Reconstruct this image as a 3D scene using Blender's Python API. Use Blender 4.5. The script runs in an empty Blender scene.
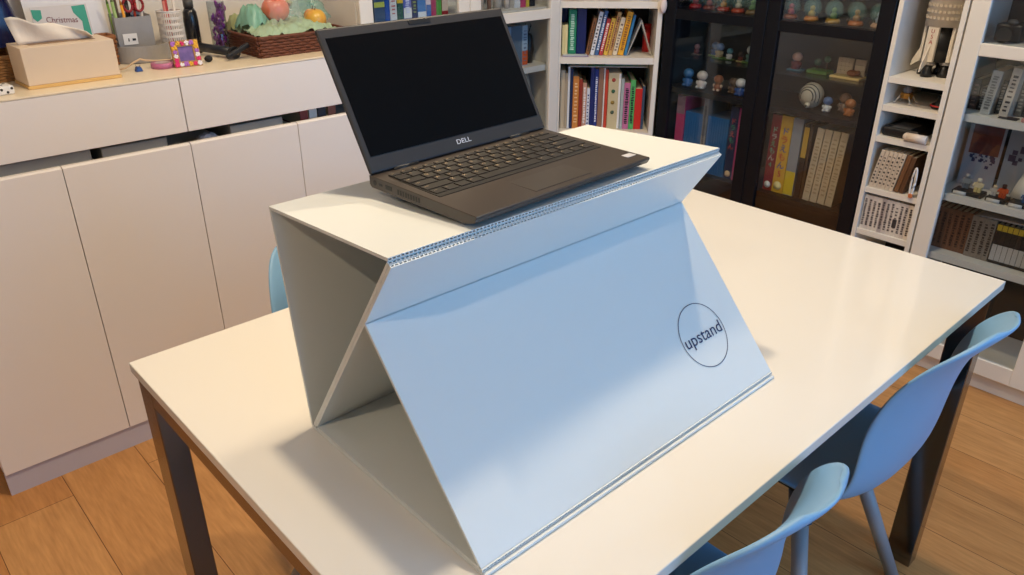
import bpy, bmesh, math, random
from mathutils import Vector, Matrix
random.seed(7)
C = bpy.context.collection
sc = bpy.context.scene
R = math.radians

# ------------------------------------------------------------------ materials
_m = {}
def mat(name, col, rough=.5, metal=0., noise=0., nscale=20., bump=0., spec=.5, coat=0., trans=0., emit=0., tint=None):
    key = name
    if key in _m: return _m[key]
    m = bpy.data.materials.new(name); m.use_nodes = True
    nt = m.node_tree; b = nt.nodes['Principled BSDF']
    b.inputs['Roughness'].default_value = rough
    b.inputs['Metallic'].default_value = metal
    b.inputs['Specular IOR Level'].default_value = spec
    b.inputs['Coat Weight'].default_value = coat
    b.inputs['Transmission Weight'].default_value = trans
    c = (*col, 1)
    b.inputs['Base Color'].default_value = c
    tc = nt.nodes.new('ShaderNodeTexCoord'); nz = nt.nodes.new('ShaderNodeTexNoise')
    nz.inputs['Scale'].default_value = nscale; nz.inputs['Detail'].default_value = 4
    nt.links.new(tc.outputs['Object'], nz.inputs['Vector'])
    if noise:
        mx = nt.nodes.new('ShaderNodeMix'); mx.data_type = 'RGBA'
        mx.inputs[6].default_value = c
        t = tint or tuple(x*(1-noise) for x in col)
        mx.inputs[7].default_value = (*t, 1)
        nt.links.new(nz.outputs['Fac'], mx.inputs[0]); nt.links.new(mx.outputs[2], b.inputs['Base Color'])
    if bump:
        bp = nt.nodes.new('ShaderNodeBump'); bp.inputs['Strength'].default_value = bump
        bp.inputs['Distance'].default_value = .002
        nt.links.new(nz.outputs['Fac'], bp.inputs['Height']); nt.links.new(bp.outputs['Normal'], b.inputs['Normal'])
    if emit:
        b.inputs['Emission Color'].default_value = c; b.inputs['Emission Strength'].default_value = emit
    _m[key] = m
    return m
def cmat(col, rough=.5):
    return mat('paint_%d_%d_%d_%d' % (*[int(x*255) for x in col], int(rough*100)), col, rough, noise=.08, nscale=60)
def S(r, g, b):
    f = lambda v: ((v/255+.055)/1.055)**2.4 if v > 10 else v/255/12.92
    return (f(r), f(g), f(b))
def glass(name, clear=.92, col=(.95, .98, 1)):
    if name in _m: return _m[name]
    m = bpy.data.materials.new(name); m.use_nodes = True; nt = m.node_tree
    nt.nodes.remove(nt.nodes['Principled BSDF'])
    out = nt.nodes['Material Output']; t = nt.nodes.new('ShaderNodeBsdfTransparent'); g = nt.nodes.new('ShaderNodeBsdfGlossy')
    t.inputs[0].default_value = (*[c*clear for c in col], 1); g.inputs['Roughness'].default_value = .02
    lw = nt.nodes.new('ShaderNodeLayerWeight'); lw.inputs[0].default_value = .5
    pw = nt.nodes.new('ShaderNodeMath'); pw.operation = 'POWER'; pw.inputs[1].default_value = 5; nt.links.new(lw.outputs['Facing'], pw.inputs[0])
    fr = nt.nodes.new('ShaderNodeMath'); fr.operation = 'MULTIPLY_ADD'; fr.inputs[1].default_value = .9; fr.inputs[2].default_value = .045; nt.links.new(pw.outputs[0], fr.inputs[0])
    mx = nt.nodes.new('ShaderNodeMixShader')
    nt.links.new(fr.outputs[0], mx.inputs[0]); nt.links.new(t.outputs[0], mx.inputs[1]); nt.links.new(g.outputs[0], mx.inputs[2])
    nt.links.new(mx.outputs[0], out.inputs[0]); _m[name] = m
    return m
def film(name, col, alpha, rough=.3):
    if name in _m: return _m[name]
    m = mat(name, col, rough, noise=.25, nscale=30, bump=.4)
    m.node_tree.nodes['Principled BSDF'].inputs['Alpha'].default_value = alpha
    return m

def wood_floor():
    m = bpy.data.materials.new('oak_planks'); m.use_nodes = True; nt = m.node_tree; N = nt.nodes; L = nt.links
    b = N['Principled BSDF']; b.inputs['Roughness'].default_value = .42; b.inputs['Specular IOR Level'].default_value = .35
    tc = N.new('ShaderNodeTexCoord'); mp = N.new('ShaderNodeMapping'); mp.inputs['Rotation'].default_value = (0, 0, R(90))
    mp.inputs['Location'].default_value = (.762, .038, 0)
    L.new(tc.outputs['Object'], mp.inputs[0])
    br = N.new('ShaderNodeTexBrick'); br.inputs['Scale'].default_value = 1; br.inputs['Brick Width'].default_value = 1.9
    br.inputs['Row Height'].default_value = .195; br.inputs['Mortar Size'].default_value = .0009; br.inputs['Mortar Smooth'].default_value = .1
    br.offset = .43; br.inputs['Color1'].default_value = (*S(202, 150, 94), 1); br.inputs['Color2'].default_value = (*S(188, 128, 72), 1)
    br.inputs['Mortar'].default_value = (*S(92, 54, 24), 1); br.inputs['Bias'].default_value = 0
    L.new(mp.outputs[0], br.inputs['Vector'])
    m2 = N.new('ShaderNodeMapping'); m2.inputs['Scale'].default_value = (6, .6, 1); L.new(tc.outputs['Object'], m2.inputs[0])
    nz = N.new('ShaderNodeTexNoise'); nz.inputs['Scale'].default_value = 3.5; nz.inputs['Detail'].default_value = 8; nz.inputs['Distortion'].default_value = 1.2
    L.new(m2.outputs[0], nz.inputs['Vector'])
    wv = N.new('ShaderNodeTexNoise'); wv.inputs['Scale'].default_value = 22; wv.inputs['Detail'].default_value = 6; L.new(m2.outputs[0], wv.inputs['Vector'])
    ad = N.new('ShaderNodeMath'); ad.operation = 'ADD'; L.new(nz.outputs['Fac'], ad.inputs[0]); L.new(wv.outputs['Fac'], ad.inputs[1])
    rp = N.new('ShaderNodeValToRGB'); rp.color_ramp.elements[0].position = .3; rp.color_ramp.elements[0].color = (.74, .68, .60, 1)
    rp.color_ramp.elements[1].position = .62; rp.color_ramp.elements[1].color = (1.08, 1.08, 1.08, 1)
    hf = N.new('ShaderNodeMath'); hf.operation = 'MULTIPLY'; hf.inputs[1].default_value = .5; L.new(ad.outputs[0], hf.inputs[0])
    L.new(hf.outputs[0], rp.inputs[0])
    mx = N.new('ShaderNodeMix'); mx.data_type = 'RGBA'; mx.blend_type = 'MULTIPLY'; mx.inputs[0].default_value = 1
    L.new(br.outputs['Color'], mx.inputs[6]); L.new(rp.outputs[0], mx.inputs[7]); L.new(mx.outputs[2], b.inputs['Base Color'])
    bp = N.new('ShaderNodeBump'); bp.inputs['Strength'].default_value = .25; bp.inputs['Distance'].default_value = .002
    L.new(hf.outputs[0], bp.inputs['Height']); L.new(bp.outputs[0], b.inputs['Normal'])
    return m

# ------------------------------------------------------------------ geometry
class MB:
    def __init__(s): s.bm = bmesh.new()
    def box(s, a, b, bev=0., seg=2, mx=None):
        x0, y0, z0 = [min(p, q) for p, q in zip(a, b)]; x1, y1, z1 = [max(p, q) for p, q in zip(a, b)]
        t = bmesh.new()
        v = [t.verts.new((x, y, z)) for x in (x0, x1) for y in (y0, y1) for z in (z0, z1)]
        for f in ((0, 1, 3, 2), (4, 6, 7, 5), (0, 4, 5, 1), (2, 3, 7, 6), (0, 2, 6, 4), (1, 5, 7, 3)): t.faces.new([v[i] for i in f])
        if bev: bmesh.ops.bevel(t, geom=list(t.edges), offset=min(bev, .49*min(x1-x0, y1-y0, z1-z0)), segments=seg, affect='EDGES', profile=.5)
        s._merge(t, mx); return s
    def _merge(s, t, mx=None):
        if mx is not None: bmesh.ops.transform(t, matrix=mx, verts=t.verts)
        mp = {v: s.bm.verts.new(v.co) for v in t.verts}
        for f in t.faces:
            try: g = s.bm.faces.new([mp[v] for v in f.verts]); g.smooth = f.smooth
            except ValueError: pass
        t.free()
    def prism(s, pts, h0, h1, axis='z', bev=0., mx=None):
        """polygon pts (2D) extruded along axis from h0 to h1"""
        t = bmesh.new()
        def P(a, b, h): return {'z': (a, b, h), 'x': (h, a, b), 'y': (a, h, b)}[axis]
        A = [t.verts.new(P(a, b, h0)) for a, b in pts]; B = [t.verts.new(P(a, b, h1)) for a, b in pts]
        n = len(pts); t.faces.new(A); t.faces.new(B[::-1])
        for i in range(n): t.faces.new([A[i], B[i], B[(i+1) % n], A[(i+1) % n]])
        bmesh.ops.recalc_face_normals(t, faces=t.faces)
        if bev: bmesh.ops.bevel(t, geom=list(t.edges), offset=bev, segments=1, affect='EDGES')
        s._merge(t, mx); return s
    def lathe(s, prof, n=24, mx=None, cap=True, smooth=True):
        t = bmesh.new(); rings = []
        for r, z in prof: rings.append([t.verts.new((r*math.cos(2*math.pi*i/n), r*math.sin(2*math.pi*i/n), z)) for i in range(n)])
        for a, b in zip(rings, rings[1:]):
            for i in range(n):
                f = t.faces.new([a[i], a[(i+1) % n], b[(i+1) % n], b[i]]); f.smooth = smooth
        if cap:
            t.faces.new(rings[0][::-1]); t.faces.new(rings[-1])
        bmesh.ops.recalc_face_normals(t, faces=t.faces)
        s._merge(t, mx); return s
    def tube(s, p, q, r, r2=None, n=16, smooth=True):
        p, q = Vector(p), Vector(q); d = q-p; L = d.length
        m = Matrix.Translation(p) @ d.to_track_quat('Z', 'Y').to_matrix().to_4x4()
        return s.lathe([(r, 0), (r2 if r2 is not None else r, L)], n, m, True, smooth)
    def path(s, pts, r, n=8):
        pts = [Vector(p) for p in pts]; t = bmesh.new(); rings = []; up = Vector((0, 0, 1))
        for i, p in enumerate(pts):
            d = (pts[min(i+1, len(pts)-1)]-pts[max(i-1, 0)]).normalized()
            a = d.cross(up)
            if a.length < .05: a = d.cross(Vector((1, 0, 0)))
            a.normalize(); b = d.cross(a)
            rings.append([t.verts.new(p+a*r*math.cos(2*math.pi*k/n)+b*r*math.sin(2*math.pi*k/n)) for k in range(n)])
        for a, b in zip(rings, rings[1:]):
            for k in range(n): f = t.faces.new([a[k], a[(k+1) % n], b[(k+1) % n], b[k]]); f.smooth = True
        t.faces.new(rings[0][::-1]); t.faces.new(rings[-1]); bmesh.ops.recalc_face_normals(t, faces=t.faces)
        s._merge(t); return s
    def ball(s, c, r, sc=(1, 1, 1), n=16):
        t = bmesh.new(); bmesh.ops.create_uvsphere(t, u_segments=n, v_segments=max(6, n//2), radius=r)
        for f in t.faces: f.smooth = True
        s._merge(t, Matrix.Translation(c) @ Matrix.Diagonal((*sc, 1))); return s
    def crumple(s, w, d, h, amp, seed, nx=22, ny=16, shape=None):
        rd = random.Random(seed); t = bmesh.new(); g = []
        ph = [(rd.uniform(20, 60), rd.uniform(20, 60), rd.uniform(0, 6), rd.uniform(.4, 1)) for _ in range(6)]
        for i in range(nx+1):
            row = []
            for j in range(ny+1):
                x = w*(i/nx-.5); y = d*(j/ny-.5)
                z = sum(a*abs(math.sin(fx*x+fy*y+p)) for fx, fy, p, a in ph)/6*amp + rd.uniform(-1, 1)*amp*.18
                e = max(0, 1-(2*x/w)**4)*max(0, 1-(2*y/d)**4)
                row.append(t.verts.new((x+rd.uniform(-1, 1)*.003, y+rd.uniform(-1, 1)*.003, h*e+z)))
            g.append(row)
        for i in range(nx):
            for j in range(ny): t.faces.new([g[i][j], g[i+1][j], g[i+1][j+1], g[i][j+1]])
        s._merge(t); return s
    def build(s, name, m, parent=None, loc=None, rot=None, smooth=False):
        me = bpy.data.meshes.new(name); s.bm.to_mesh(me); s.bm.free(); me.materials.append(m)
        if smooth:
            for p in me.polygons: p.use_smooth = True
        o = bpy.data.objects.new(name, me); C.objects.link(o)
        if parent: o.parent = parent
        if loc: o.location = loc
        if rot: o.rotation_euler = rot
        return o
def tag(o, label=None, cat=None, group=None, kind=None):
    if label: o['label'] = label
    if cat: o['category'] = cat
    if group: o['group'] = group
    if kind: o['kind'] = kind
    return o
def thing(name, label, cat, loc=(0, 0, 0), rz=0., group=None, ry=0., rx=0.):
    o = bpy.data.objects.new(name, None); C.objects.link(o); o.empty_display_size = .05
    o.location = loc; o.rotation_euler = (rx, ry, rz)
    return tag(o, label, cat, group)
def struct(name, mb, m, label=None, **k):
    o = mb.build(name, m, **k); o['kind'] = 'structure'
    if label: o['label'] = label; o['category'] = name.split('_')[0]
    return o
def copy_tree(o, parent=None):
    c = o.copy(); C.objects.link(c); c.parent = parent
    for ch in list(o.children): copy_tree(ch, c)
    return c
def text(name, s, size, m, parent, mx, depth=.0002, cx='CENTER', squash=1.):
    cu = bpy.data.curves.new(name, 'FONT'); cu.body = s; cu.size = size; cu.align_x = cx; cu.align_y = 'CENTER'; cu.extrude = depth; cu.resolution_u = 4
    t = bpy.data.objects.new(name, cu); C.objects.link(t)
    dg = bpy.context.evaluated_depsgraph_get(); dg.update()
    me = bpy.data.meshes.new_from_object(t.evaluated_get(dg)); bpy.data.objects.remove(t)
    me.transform(Matrix.Diagonal((squash, 1, 1, 1))); me.materials.clear(); me.materials.append(m)
    o = bpy.data.objects.new(name, me); C.objects.link(o); o.parent = parent; o.matrix_local = mx
    return o
def facing_y(x, y, z, ang=0.):      # lettering that reads when seen from -Y
    return Matrix.Translation((x, y, z)) @ Matrix.Rotation(R(90), 4, 'X') @ Matrix.Rotation(ang, 4, 'Z')

# common materials
WHITE = mat('white_lacquer', S(236, 232, 226), .32, noise=.02, nscale=8)
CABW = mat('satin_white_cabinet', S(240, 233, 228), .38, noise=.03, nscale=6)
SHELFW = mat('white_foil_shelf', S(232, 226, 216), .45, noise=.03, nscale=15)
BLACKB = mat('black_stained_wood', S(12, 14, 22), .4, noise=.2, nscale=30, spec=.28)
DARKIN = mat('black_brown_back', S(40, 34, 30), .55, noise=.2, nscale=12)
GL = glass('clear_glass', .93)
GLD = glass('cabinet_glass', .95)
STEEL = mat('polished_steel', S(128, 120, 115), .16, metal=1, noise=.06, nscale=5)
PAGE = mat('book_pages', S(228, 214, 186), .8, noise=.12, nscale=200)
INK = mat('navy_ink', S(28, 38, 84), .5)
BLK = mat('black_plastic', S(20, 20, 22), .4, noise=.1, nscale=50)
GREYF = mat('dark_grey', S(70, 68, 66), .5, noise=.1, nscale=40)
WT = cmat(S(235, 232, 228))

# ------------------------------------------------------------------ room shell
def slab(a, b): return MB().box(a, b)
struct('floor', slab((-2.6, -3.4, -.08), (2.7, 1.4, 0)), wood_floor())
PLASTER = mat('wall_paint', S(226, 220, 210), .8, noise=.03, nscale=6, bump=.05)
struct('ceiling', slab((-2.6, -3.4, 2.55), (2.7, 1.4, 2.63)), mat('ceiling_paint', S(238, 234, 226), .85, noise=.02))
struct('wall_back', slab((-2.6, 1.29, 0), (2.7, 1.4, 2.55)), PLASTER)
struct('wall_right', slab((2.6, -3.3, 0), (2.7, 1.29, 2.55)), PLASTER)
struct('wall_left', slab((-2.6, -3.3, 0), (-2.5, 1.29, 2.55)), PLASTER)
WX0, WX1, WZ0, WZ1 = -.2, 2.35, .75, 2.3
w = MB(); w.box((-2.6, -3.4, 0), (WX0, -3.3, 2.55)); w.box((WX1, -3.4, 0), (2.7, -3.3, 2.55))
w.box((WX0, -3.4, 0), (WX1, -3.3, WZ0)); w.box((WX0, -3.4, WZ1), (WX1, -3.3, 2.55))
struct('wall_front', w, PLASTER)
wf = MB()
for a, b in (((WX0, WZ0), (WX0+.06, WZ1)), ((WX1-.06, WZ0), (WX1, WZ1)), ((WX0+.06, WZ0), (WX1-.06, WZ0+.06)), ((WX0+.06, WZ1-.06), (WX1-.06, WZ1)), (((WX0+WX1)/2-.03, WZ0+.06), ((WX0+WX1)/2+.03, WZ1-.06))):
    wf.box((a[0], -3.385, a[1]), (b[0], -3.315, b[1]))
win = struct('window_1', wf, mat('window_frame_white', S(235, 235, 232), .4))
MB().box((WX0+.06, -3.353, WZ0+.06), (WX1-.06, -3.347, WZ1-.06)).build('window_pane', GL, win)
bb = MB().box((2.588, -3.3, 0), (2.6, -1.3, .07)); struct('baseboard_right', bb, WHITE)

# ------------------------------------------------------------------ sideboard on the left
kb = thing('sideboard', 'long white sideboard of drawers above plain doors along the back wall', 'cabinet', (-.16, .865, 0))
KW = 1.235
b = MB()
b.box((0, .02, .07), (.018, .42, 1.017)); b.box((KW-.018, .02, .07), (KW, .42, 1.017)); b.box((.018, .40, .07), (KW-.018, .42, 1.017))
b.box((.018, .02, .07), (KW-.018, .40, .088)); b.box((.018, .04, .80), (KW-.018, .40, .818))
b.build('body', CABW, kb)
MB().box((-.001, -.001, 1.0172), (KW, .42, 1.022), .001).build('worktop', mat('cream_top', S(240, 224, 196), .3, noise=.03, nscale=5), kb)
MB().box((.0, .006, 0), (KW, .02, .066)).build('plinth', mat('plinth_grey_lilac', S(196, 192, 204), .45, noise=.05), kb)
dxs = [0, .3185, .637, .9555, KW]
for i in range(4):
    # door with a bevelled finger-grip top edge
    x0, x1 = dxs[i]+.0012, dxs[i+1]-.0012
    MB().prism([(0, .070), (.017, .070), (.017, .8445), (.006, .8445), (0, .840)], x0, x1, 'x').build('door', CABW, kb)
for i in range(2):
    x0, x1 = dxs[i*2]+.0012, dxs[i*2+2]-.0012
    dr = MB().box((x0, 0, .876), (x1, .017, 1.0165), .001, 1).build('drawer', CABW, kb)
# things seen in the slot between doors and drawers
SLZ = .8185
tray_pos = [(.14, .235, .058), (.40, .165, .054), (.74, .16, .052)]
for i, (x, wd, hh) in enumerate(tray_pos):
    t = tag(MB().box((-wd/2, 0, 0), (wd/2, .22, hh*.9), .003).build('storage_box', cmat(S(150, 148, 142), .6)), ['grey flat box in the cabinet slot under the left drawer end', 'grey flat box in the cabinet slot below the middle drawer seam', 'grey flat box in the cabinet slot nearest the laptop'][i], 'box', 'grey boxes in the cabinet slot')
    t.location = (-.16+x+wd/2+.02, .884, SLZ)
for x, c, n in ((.955, S(150, 60, 50), 'red'), (.985, S(225, 220, 214), 'white'), (1.015, S(60, 52, 60), 'dark'), (1.05, S(170, 96, 74), 'rust')):
    t = thing('thin_book', n+' thin book lying in the cabinet slot left of the laptop lid', 'book', (-.16+x+.03, .900, SLZ), 0, 'books in the cabinet slot')
    MB().box((0, 0, 0), (.026, .15, .004)).box((0, 0, .044), (.026, .15, .048)).box((0, 0, .004), (.026, .003, .044)).build('cover', cmat(c), t)
    MB().box((.001, .003, .004), (.025, .148, .044)).build('page_block', PAGE, t)
for x, lab in ((.03, 'crumpled white tissue tucked in the slot at the left cabinet end'), (.625, 'crumpled pale cloth in the slot under the drawer seam')):
    t = MB().crumple(.06, .05, .02, .012, int(x*100), 8, 8).build('crumpled_tissue', cmat(S(215, 215, 225), .8)); t.location = (-.16+x+.06 if x < .1 else -.16+x+.08, .915, SLZ+.006 if x<.1 else SLZ+.006); tag(t, lab, 'tissue')

# ------------------------------------------------------------------ dining table
TL, TW, TZ = 1.40, .866, .75
tb = thing('dining_table', 'white glass-topped dining table on square polished steel legs', 'table', (0, 0, 0))
MB().box((0, -TW, TZ-.019), (TL, 0, TZ), .0015, 2).build('tabletop', mat('white_glass_top', S(232, 227, 217), .09, noise=.015, nscale=3, spec=.5), tb)
MB().box((.05, -TW+.04, TZ-.0262), (TL-.05, -.04, TZ-.0192)).build('underframe', mat('black_rail', S(26, 24, 24), .35), tb)
MB().box((.07, -TW+.075, TZ-.085), (TL-.07, -TW+.095, TZ-.0262)).build('apron', mat('black_rail', S(26, 24, 24), .35), tb)
MB().box((.07, -.095, TZ-.085), (TL-.07, -.075, TZ-.0262)).build('apron', mat('black_rail', S(26, 24, 24), .35), tb)
MB().box((.62, -TW+.10, TZ-.135), (1.22, -TW+.112, TZ-.028)).build('extension_rail', mat('dark_red_rail', S(150, 16, 26), .35), tb)['label'] = 'dark red rail under the tabletop'
for x0 in (.006, TL-.046):
    # one end frame: two legs joined by a cross bar, rounded inner corners
    yo0, yo1, t_, zt, rr = -TW+.006, -.006, .058, TZ-.0192, .03
    pts = [(yo0, 0), (yo0+t_, 0)]
    pts += [(yo0+t_+rr-rr*math.cos(a), zt-t_-rr+rr*math.sin(a)) for a in [R(15*k) for k in range(7)]]
    pts += [(yo1-t_-rr+rr*math.sin(a), zt-t_-rr+rr*math.cos(a)) for a in [R(15*k) for k in range(7)]]
    pts += [(yo1-t_, 0), (yo1, 0), (yo1, zt), (yo0, zt)]
    bar = MB().box((x0, yo0+t_, zt-.040), (x0+.04, yo1-t_, zt)).build('end_bar', STEEL, tb)
    for y0 in (yo0, yo1-t_): MB().box((x0, y0, 0), (x0+.04, y0+t_, zt), .0015, 1).build('leg', STEEL, tb)

# ------------------------------------------------------------------ corrugated laptop stand
XS, LS, H = .1323, .6064, 1.0934
st = thing('laptop_stand', 'folding laptop stand of pale corrugated plastic board standing on the table', 'laptop stand', (XS, 0, TZ))
CORR = mat('corrugated_plastic', S(220, 224, 222), .36, noise=.02, nscale=40, bump=.04)
Hh = H-TZ
def corr(p, q, th, side, name, cut0=None, cut1=None, label=None):
    """corrugated board from profile point p to q; side=+1/-1 says to which side its thickness goes"""
    p, q = Vector(p), Vector(q); d = (q-p).normalized(); n = Vector((-d.y, d.x))*side
    P = [p, q, q+n*th+(cut1 or Vector((0, 0))), p+n*th+(cut0 or Vector((0, 0)))]
    k = .0011; m = MB()
    def lerp(a, b, t): return a+(b-a)*t
    f0, f1 = k/th, 1-k/th
    m.prism([P[0], P[1], lerp(P[1], P[2], f0), lerp(P[0], P[3], f0)], 0, LS, 'x')
    m.prism([lerp(P[0], P[3], f1), lerp(P[1], P[2], f1), P[2], P[3]], 0, LS, 'x')
    nr = 110
    for i in range(nr+1):
        x = LS*i/nr; x0 = max(0, x-.0009); x1 = min(LS, x+.0009)
        m.prism([lerp(P[0], P[3], f0), lerp(P[1], P[2], f0), lerp(P[1], P[2], f1), lerp(P[0], P[3], f1)], x0, x1, 'x')
    o = m.build(name, CORR, st)
    if label: o['label'] = label
    return o
T = .0041
yA, zA, yB, yE = -.3215, Hh-.0163, -.591, -.3605
yF, zF, yG = -.5353, .991-TZ, -.7336
V2 = lambda a, b: Vector((a, b))
corr((yA, zA), (yB, Hh), T, 1, 'top_panel')
corr((yA-.001, zA-T-.0006), (yE+.001, .0056), T, -1, 'back_panel')
dE = V2(yE-.006, .0102); dB = V2(yB+.002, Hh-T-.0008); u = (dB-dE).normalized(); nn = V2(-u.y, u.x)
corr(dE, dB, T, 1, 'diagonal_panel')
b1 = dB+nn*(T+.0004)
Ff = V2(yF, zF); pF = b1+(dE-dB).normalized()*((b1-V2(yF, zF)).length)
corr(pF, b1, T, 1, 'upper_front_panel')
corr(dE+nn*(T+.0004), pF-u*.0012, T, 1, 'inner_brace_panel')
fp = pF+nn*T; g = V2(yG, .0102)
dg = (g-fp).normalized()
corr(fp-u*.001+dg*.0008, g, T, 1, 'front_panel')
MB().box((0, yG-.007, .0003), (LS, yE, .0046), .0008, 1).build('base_panel', CORR, st); corr((yE-.012, .0096), (yG-.0020, .0096), T, 1, 'base_layer')
# printed ring and name on the front panel
ang = math.atan2(-(g.y-fp.y), g.x-fp.x)
nrm = V2(dg.y, -dg.x);
if nrm.x > 0: nrm = -nrm
cpos = Vector((.6365-XS, -.665, .8365-TZ)); yy, zz = fp
tt = (V2(cpos.y, cpos.z)-fp).dot(dg); pc = fp+dg*tt+nrm*.0004
M = Matrix.Identity(4)
ex = Vector((1, 0, 0)); ey = Vector((0, -dg.x, -dg.y)); ez = ex.cross(ey)
M = Matrix(((ex.x, ey.x, ez.x, cpos.x), (ex.y, ey.y, ez.y, pc.x), (ex.z, ey.z, ez.z, pc.y), (0, 0, 0, 1)))
ring = MB(); n = 72
t_ = bmesh.new(); ra, rb = .0508, .0497
va = [t_.verts.new((ra*math.cos(2*math.pi*i/n), ra*math.sin(2*math.pi*i/n), 0)) for i in range(n)]
vb = [t_.verts.new((rb*math.cos(2*math.pi*i/n), rb*math.sin(2*math.pi*i/n), 0)) for i in range(n)]
for i in range(n): t_.faces.new([va[i], va[(i+1) % n], vb[(i+1) % n], vb[i]])
ring._merge(t_); rg = ring.build('printed_ring', INK, st); rg.matrix_local = M
text('printed_name', 'upstand', .0275, INK, st, M @ Matrix.Translation((0, -.0005, 0)), .00005, squash=1.07)

# ------------------------------------------------------------------ laptop
lp = thing('laptop', 'open dark grey laptop with a black screen on the corrugated stand', 'laptop', (.2505, -.596, H+.001), .04); lp.scale = (1.025, 1, 1)
ALU = mat('laptop_grey_brown', S(60, 52, 46), .34, noise=.05, nscale=300, spec=.6)
ALU2 = mat('laptop_bezel', S(48, 45, 44), .45, noise=.05, nscale=200)
LW, LD = .321, .205
bs = MB(); bs.prism([(0.004, .006), (.02, .001), (LD-.004, .001), (LD, .005), (LD, .0172), (.001, .0152), (0, .013)], 0, LW, 'x', .0008)
bs.build('base', ALU, lp)
ft = MB(); ft.box((.03, .02, -.0006), (.29, .03, .0015)); ft.build('rubber_foot', BLK, lp); MB().box((.03, .18, -.0006), (.29, .19, .0015)).build('rubber_foot', BLK, lp)
def dz(y): return .0152+(.002)*y/LD
kbw = MB().box((.012, .078, dz(.12)-.0006), (.309, .1875, dz(.12)+.0004), .0003, 1).build('keyboard', mat('keyboard_well', S(18, 16, 15), .5), lp)
KEY = mat('key_cap', S(38, 35, 33), .42, noise=.05, nscale=100)
LEG = mat('key_print', S(214, 190, 150), .5)
rows = [('esc F1 F2 F3 F4 F5 F6 F7 F8 F9 F10 F11 F12 PS Ins Del'.split(), [1]*16, .011),
        (list('`1234567890-=')+['<-'], [1]*13+[2], .0178),
        (['tab']+list('QWERTYUIOP[]')+['\\'], [1.5]+[1]*12+[1.5], .0178),
        (['caps']+list("ASDFGHJKL;'")+['enter'], [1.75]+[1]*11+[2.25], .0178),
        (['shift']+list('ZXCVBNM,./')+['shift'], [2.25]+[1]*10+[2.75], .0178),
        (['ctrl', 'fn', '', 'alt', '', 'alt', 'ctrl', '<', '^', '>'], [1, 1, 1, 1.1, 5.4, 1.1, 1.1, 1.1, 1.1, 1.1], .0178)]
yt = .1865; legs_ = []
for lab, ws, hh in rows:
    tot = sum(ws); un = .293/tot; x = .014
    for l, wk in zip(lab, ws):
        x1 = x+un*wk
        MB().box((x+.0012, yt-hh+.0012, dz(yt)+.0003), (x1-.0012, yt-.0012, dz(yt)+.0016), .0004, 1).build('key', KEY, kbw)
        if l: legs_.append((l, x+.0045, yt-hh*.42, hh))
        x = x1
    yt -= hh
jm = None
lb = bmesh.new()
for l, x, y, hh in legs_:
    cu = bpy.data.curves.new('k', 'FONT'); cu.body = l; cu.size = .0075 if len(l) == 1 else .0042; cu.align_x = 'LEFT' if len(l) > 1 else 'LEFT'; cu.resolution_u = 1
    t = bpy.data.objects.new('k', cu); C.objects.link(t); dgp = bpy.context.evaluated_depsgraph_get(); dgp.update()
    me = bpy.data.meshes.new_from_object(t.evaluated_get(dgp)); bpy.data.objects.remove(t)
    me.transform(Matrix.Translation((x, y, dz(y)+.0019))); lb.from_mesh(me); bpy.data.meshes.remove(me)
m_ = MB(); m_.bm = lb; m_.build('key_print', LEG, kbw)
tp = MB().box((.108, .012, dz(.04)-.0004), (.212, .070, dz(.04)+.0002), .0001, 1).build('touchpad', mat('touchpad_grey', S(66, 60, 54), .3), lp)
MB().box((.112, .0125, dz(.014)+.0002), (.208, .0137, dz(.014)+.0005)).build('click_line', BLK, tp)
MB().box((.297, .020, dz(.03)-.0002), (.315, .032, dz(.03)+.00025)).build('sticker', cmat(S(205, 205, 210), .3), lp)['label'] = 'pale sticker on the palm rest'
pt = MB()
pt.tube((-.0004, LD-.012, .0095), (.001, LD-.012, .0095), .0035); pt.build('port', BLK, lp)
MB().box((-.0004, LD-.028, .0075), (.001, LD-.020, .011), .0005).build('port', BLK, lp)
MB().box((-.0004, LD-.048, .0062), (.001, LD-.034, .0125), .0005).build('port', BLK, lp)
gr = MB()
for i in range(9): gr.box((-.0004, LD-.062-i*.0052, .0055), (.001, LD-.059-i*.0052, .0125))
gr.build('vent_grille', BLK, lp)
TA = R(30); LL = .196
lid = MB().box((0, -.0035, 0), (LW, .0035, LL), .003, 3).build('lid', ALU2, lp, (0, LD-.003, .0175), (-TA, 0, 0))
MB().box((.008, -.0041, .022), (LW-.008, -.0034, LL-.014), .0001, 1).build('screen', mat('black_screen', S(9, 9, 11), .3, spec=.08), lid)
cam_ = MB().box((.142, -.0044, LL-.0098), (.180, -.0034, LL-.0035), .0004).build('webcam_shutter', BLK, lid)
text('printed_name', 'DELL', .0095, cmat(S(225, 225, 228)), lid, facing_y(LW/2, -.0037, .0125), .0001, squash=1.25)
hg = MB()
for x in (.035, .245): hg.tube((x, LD-.003, .0165), (x+.04, LD-.003, .0165), .0045)
hg.build('hinge', BLK, lp)

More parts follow.
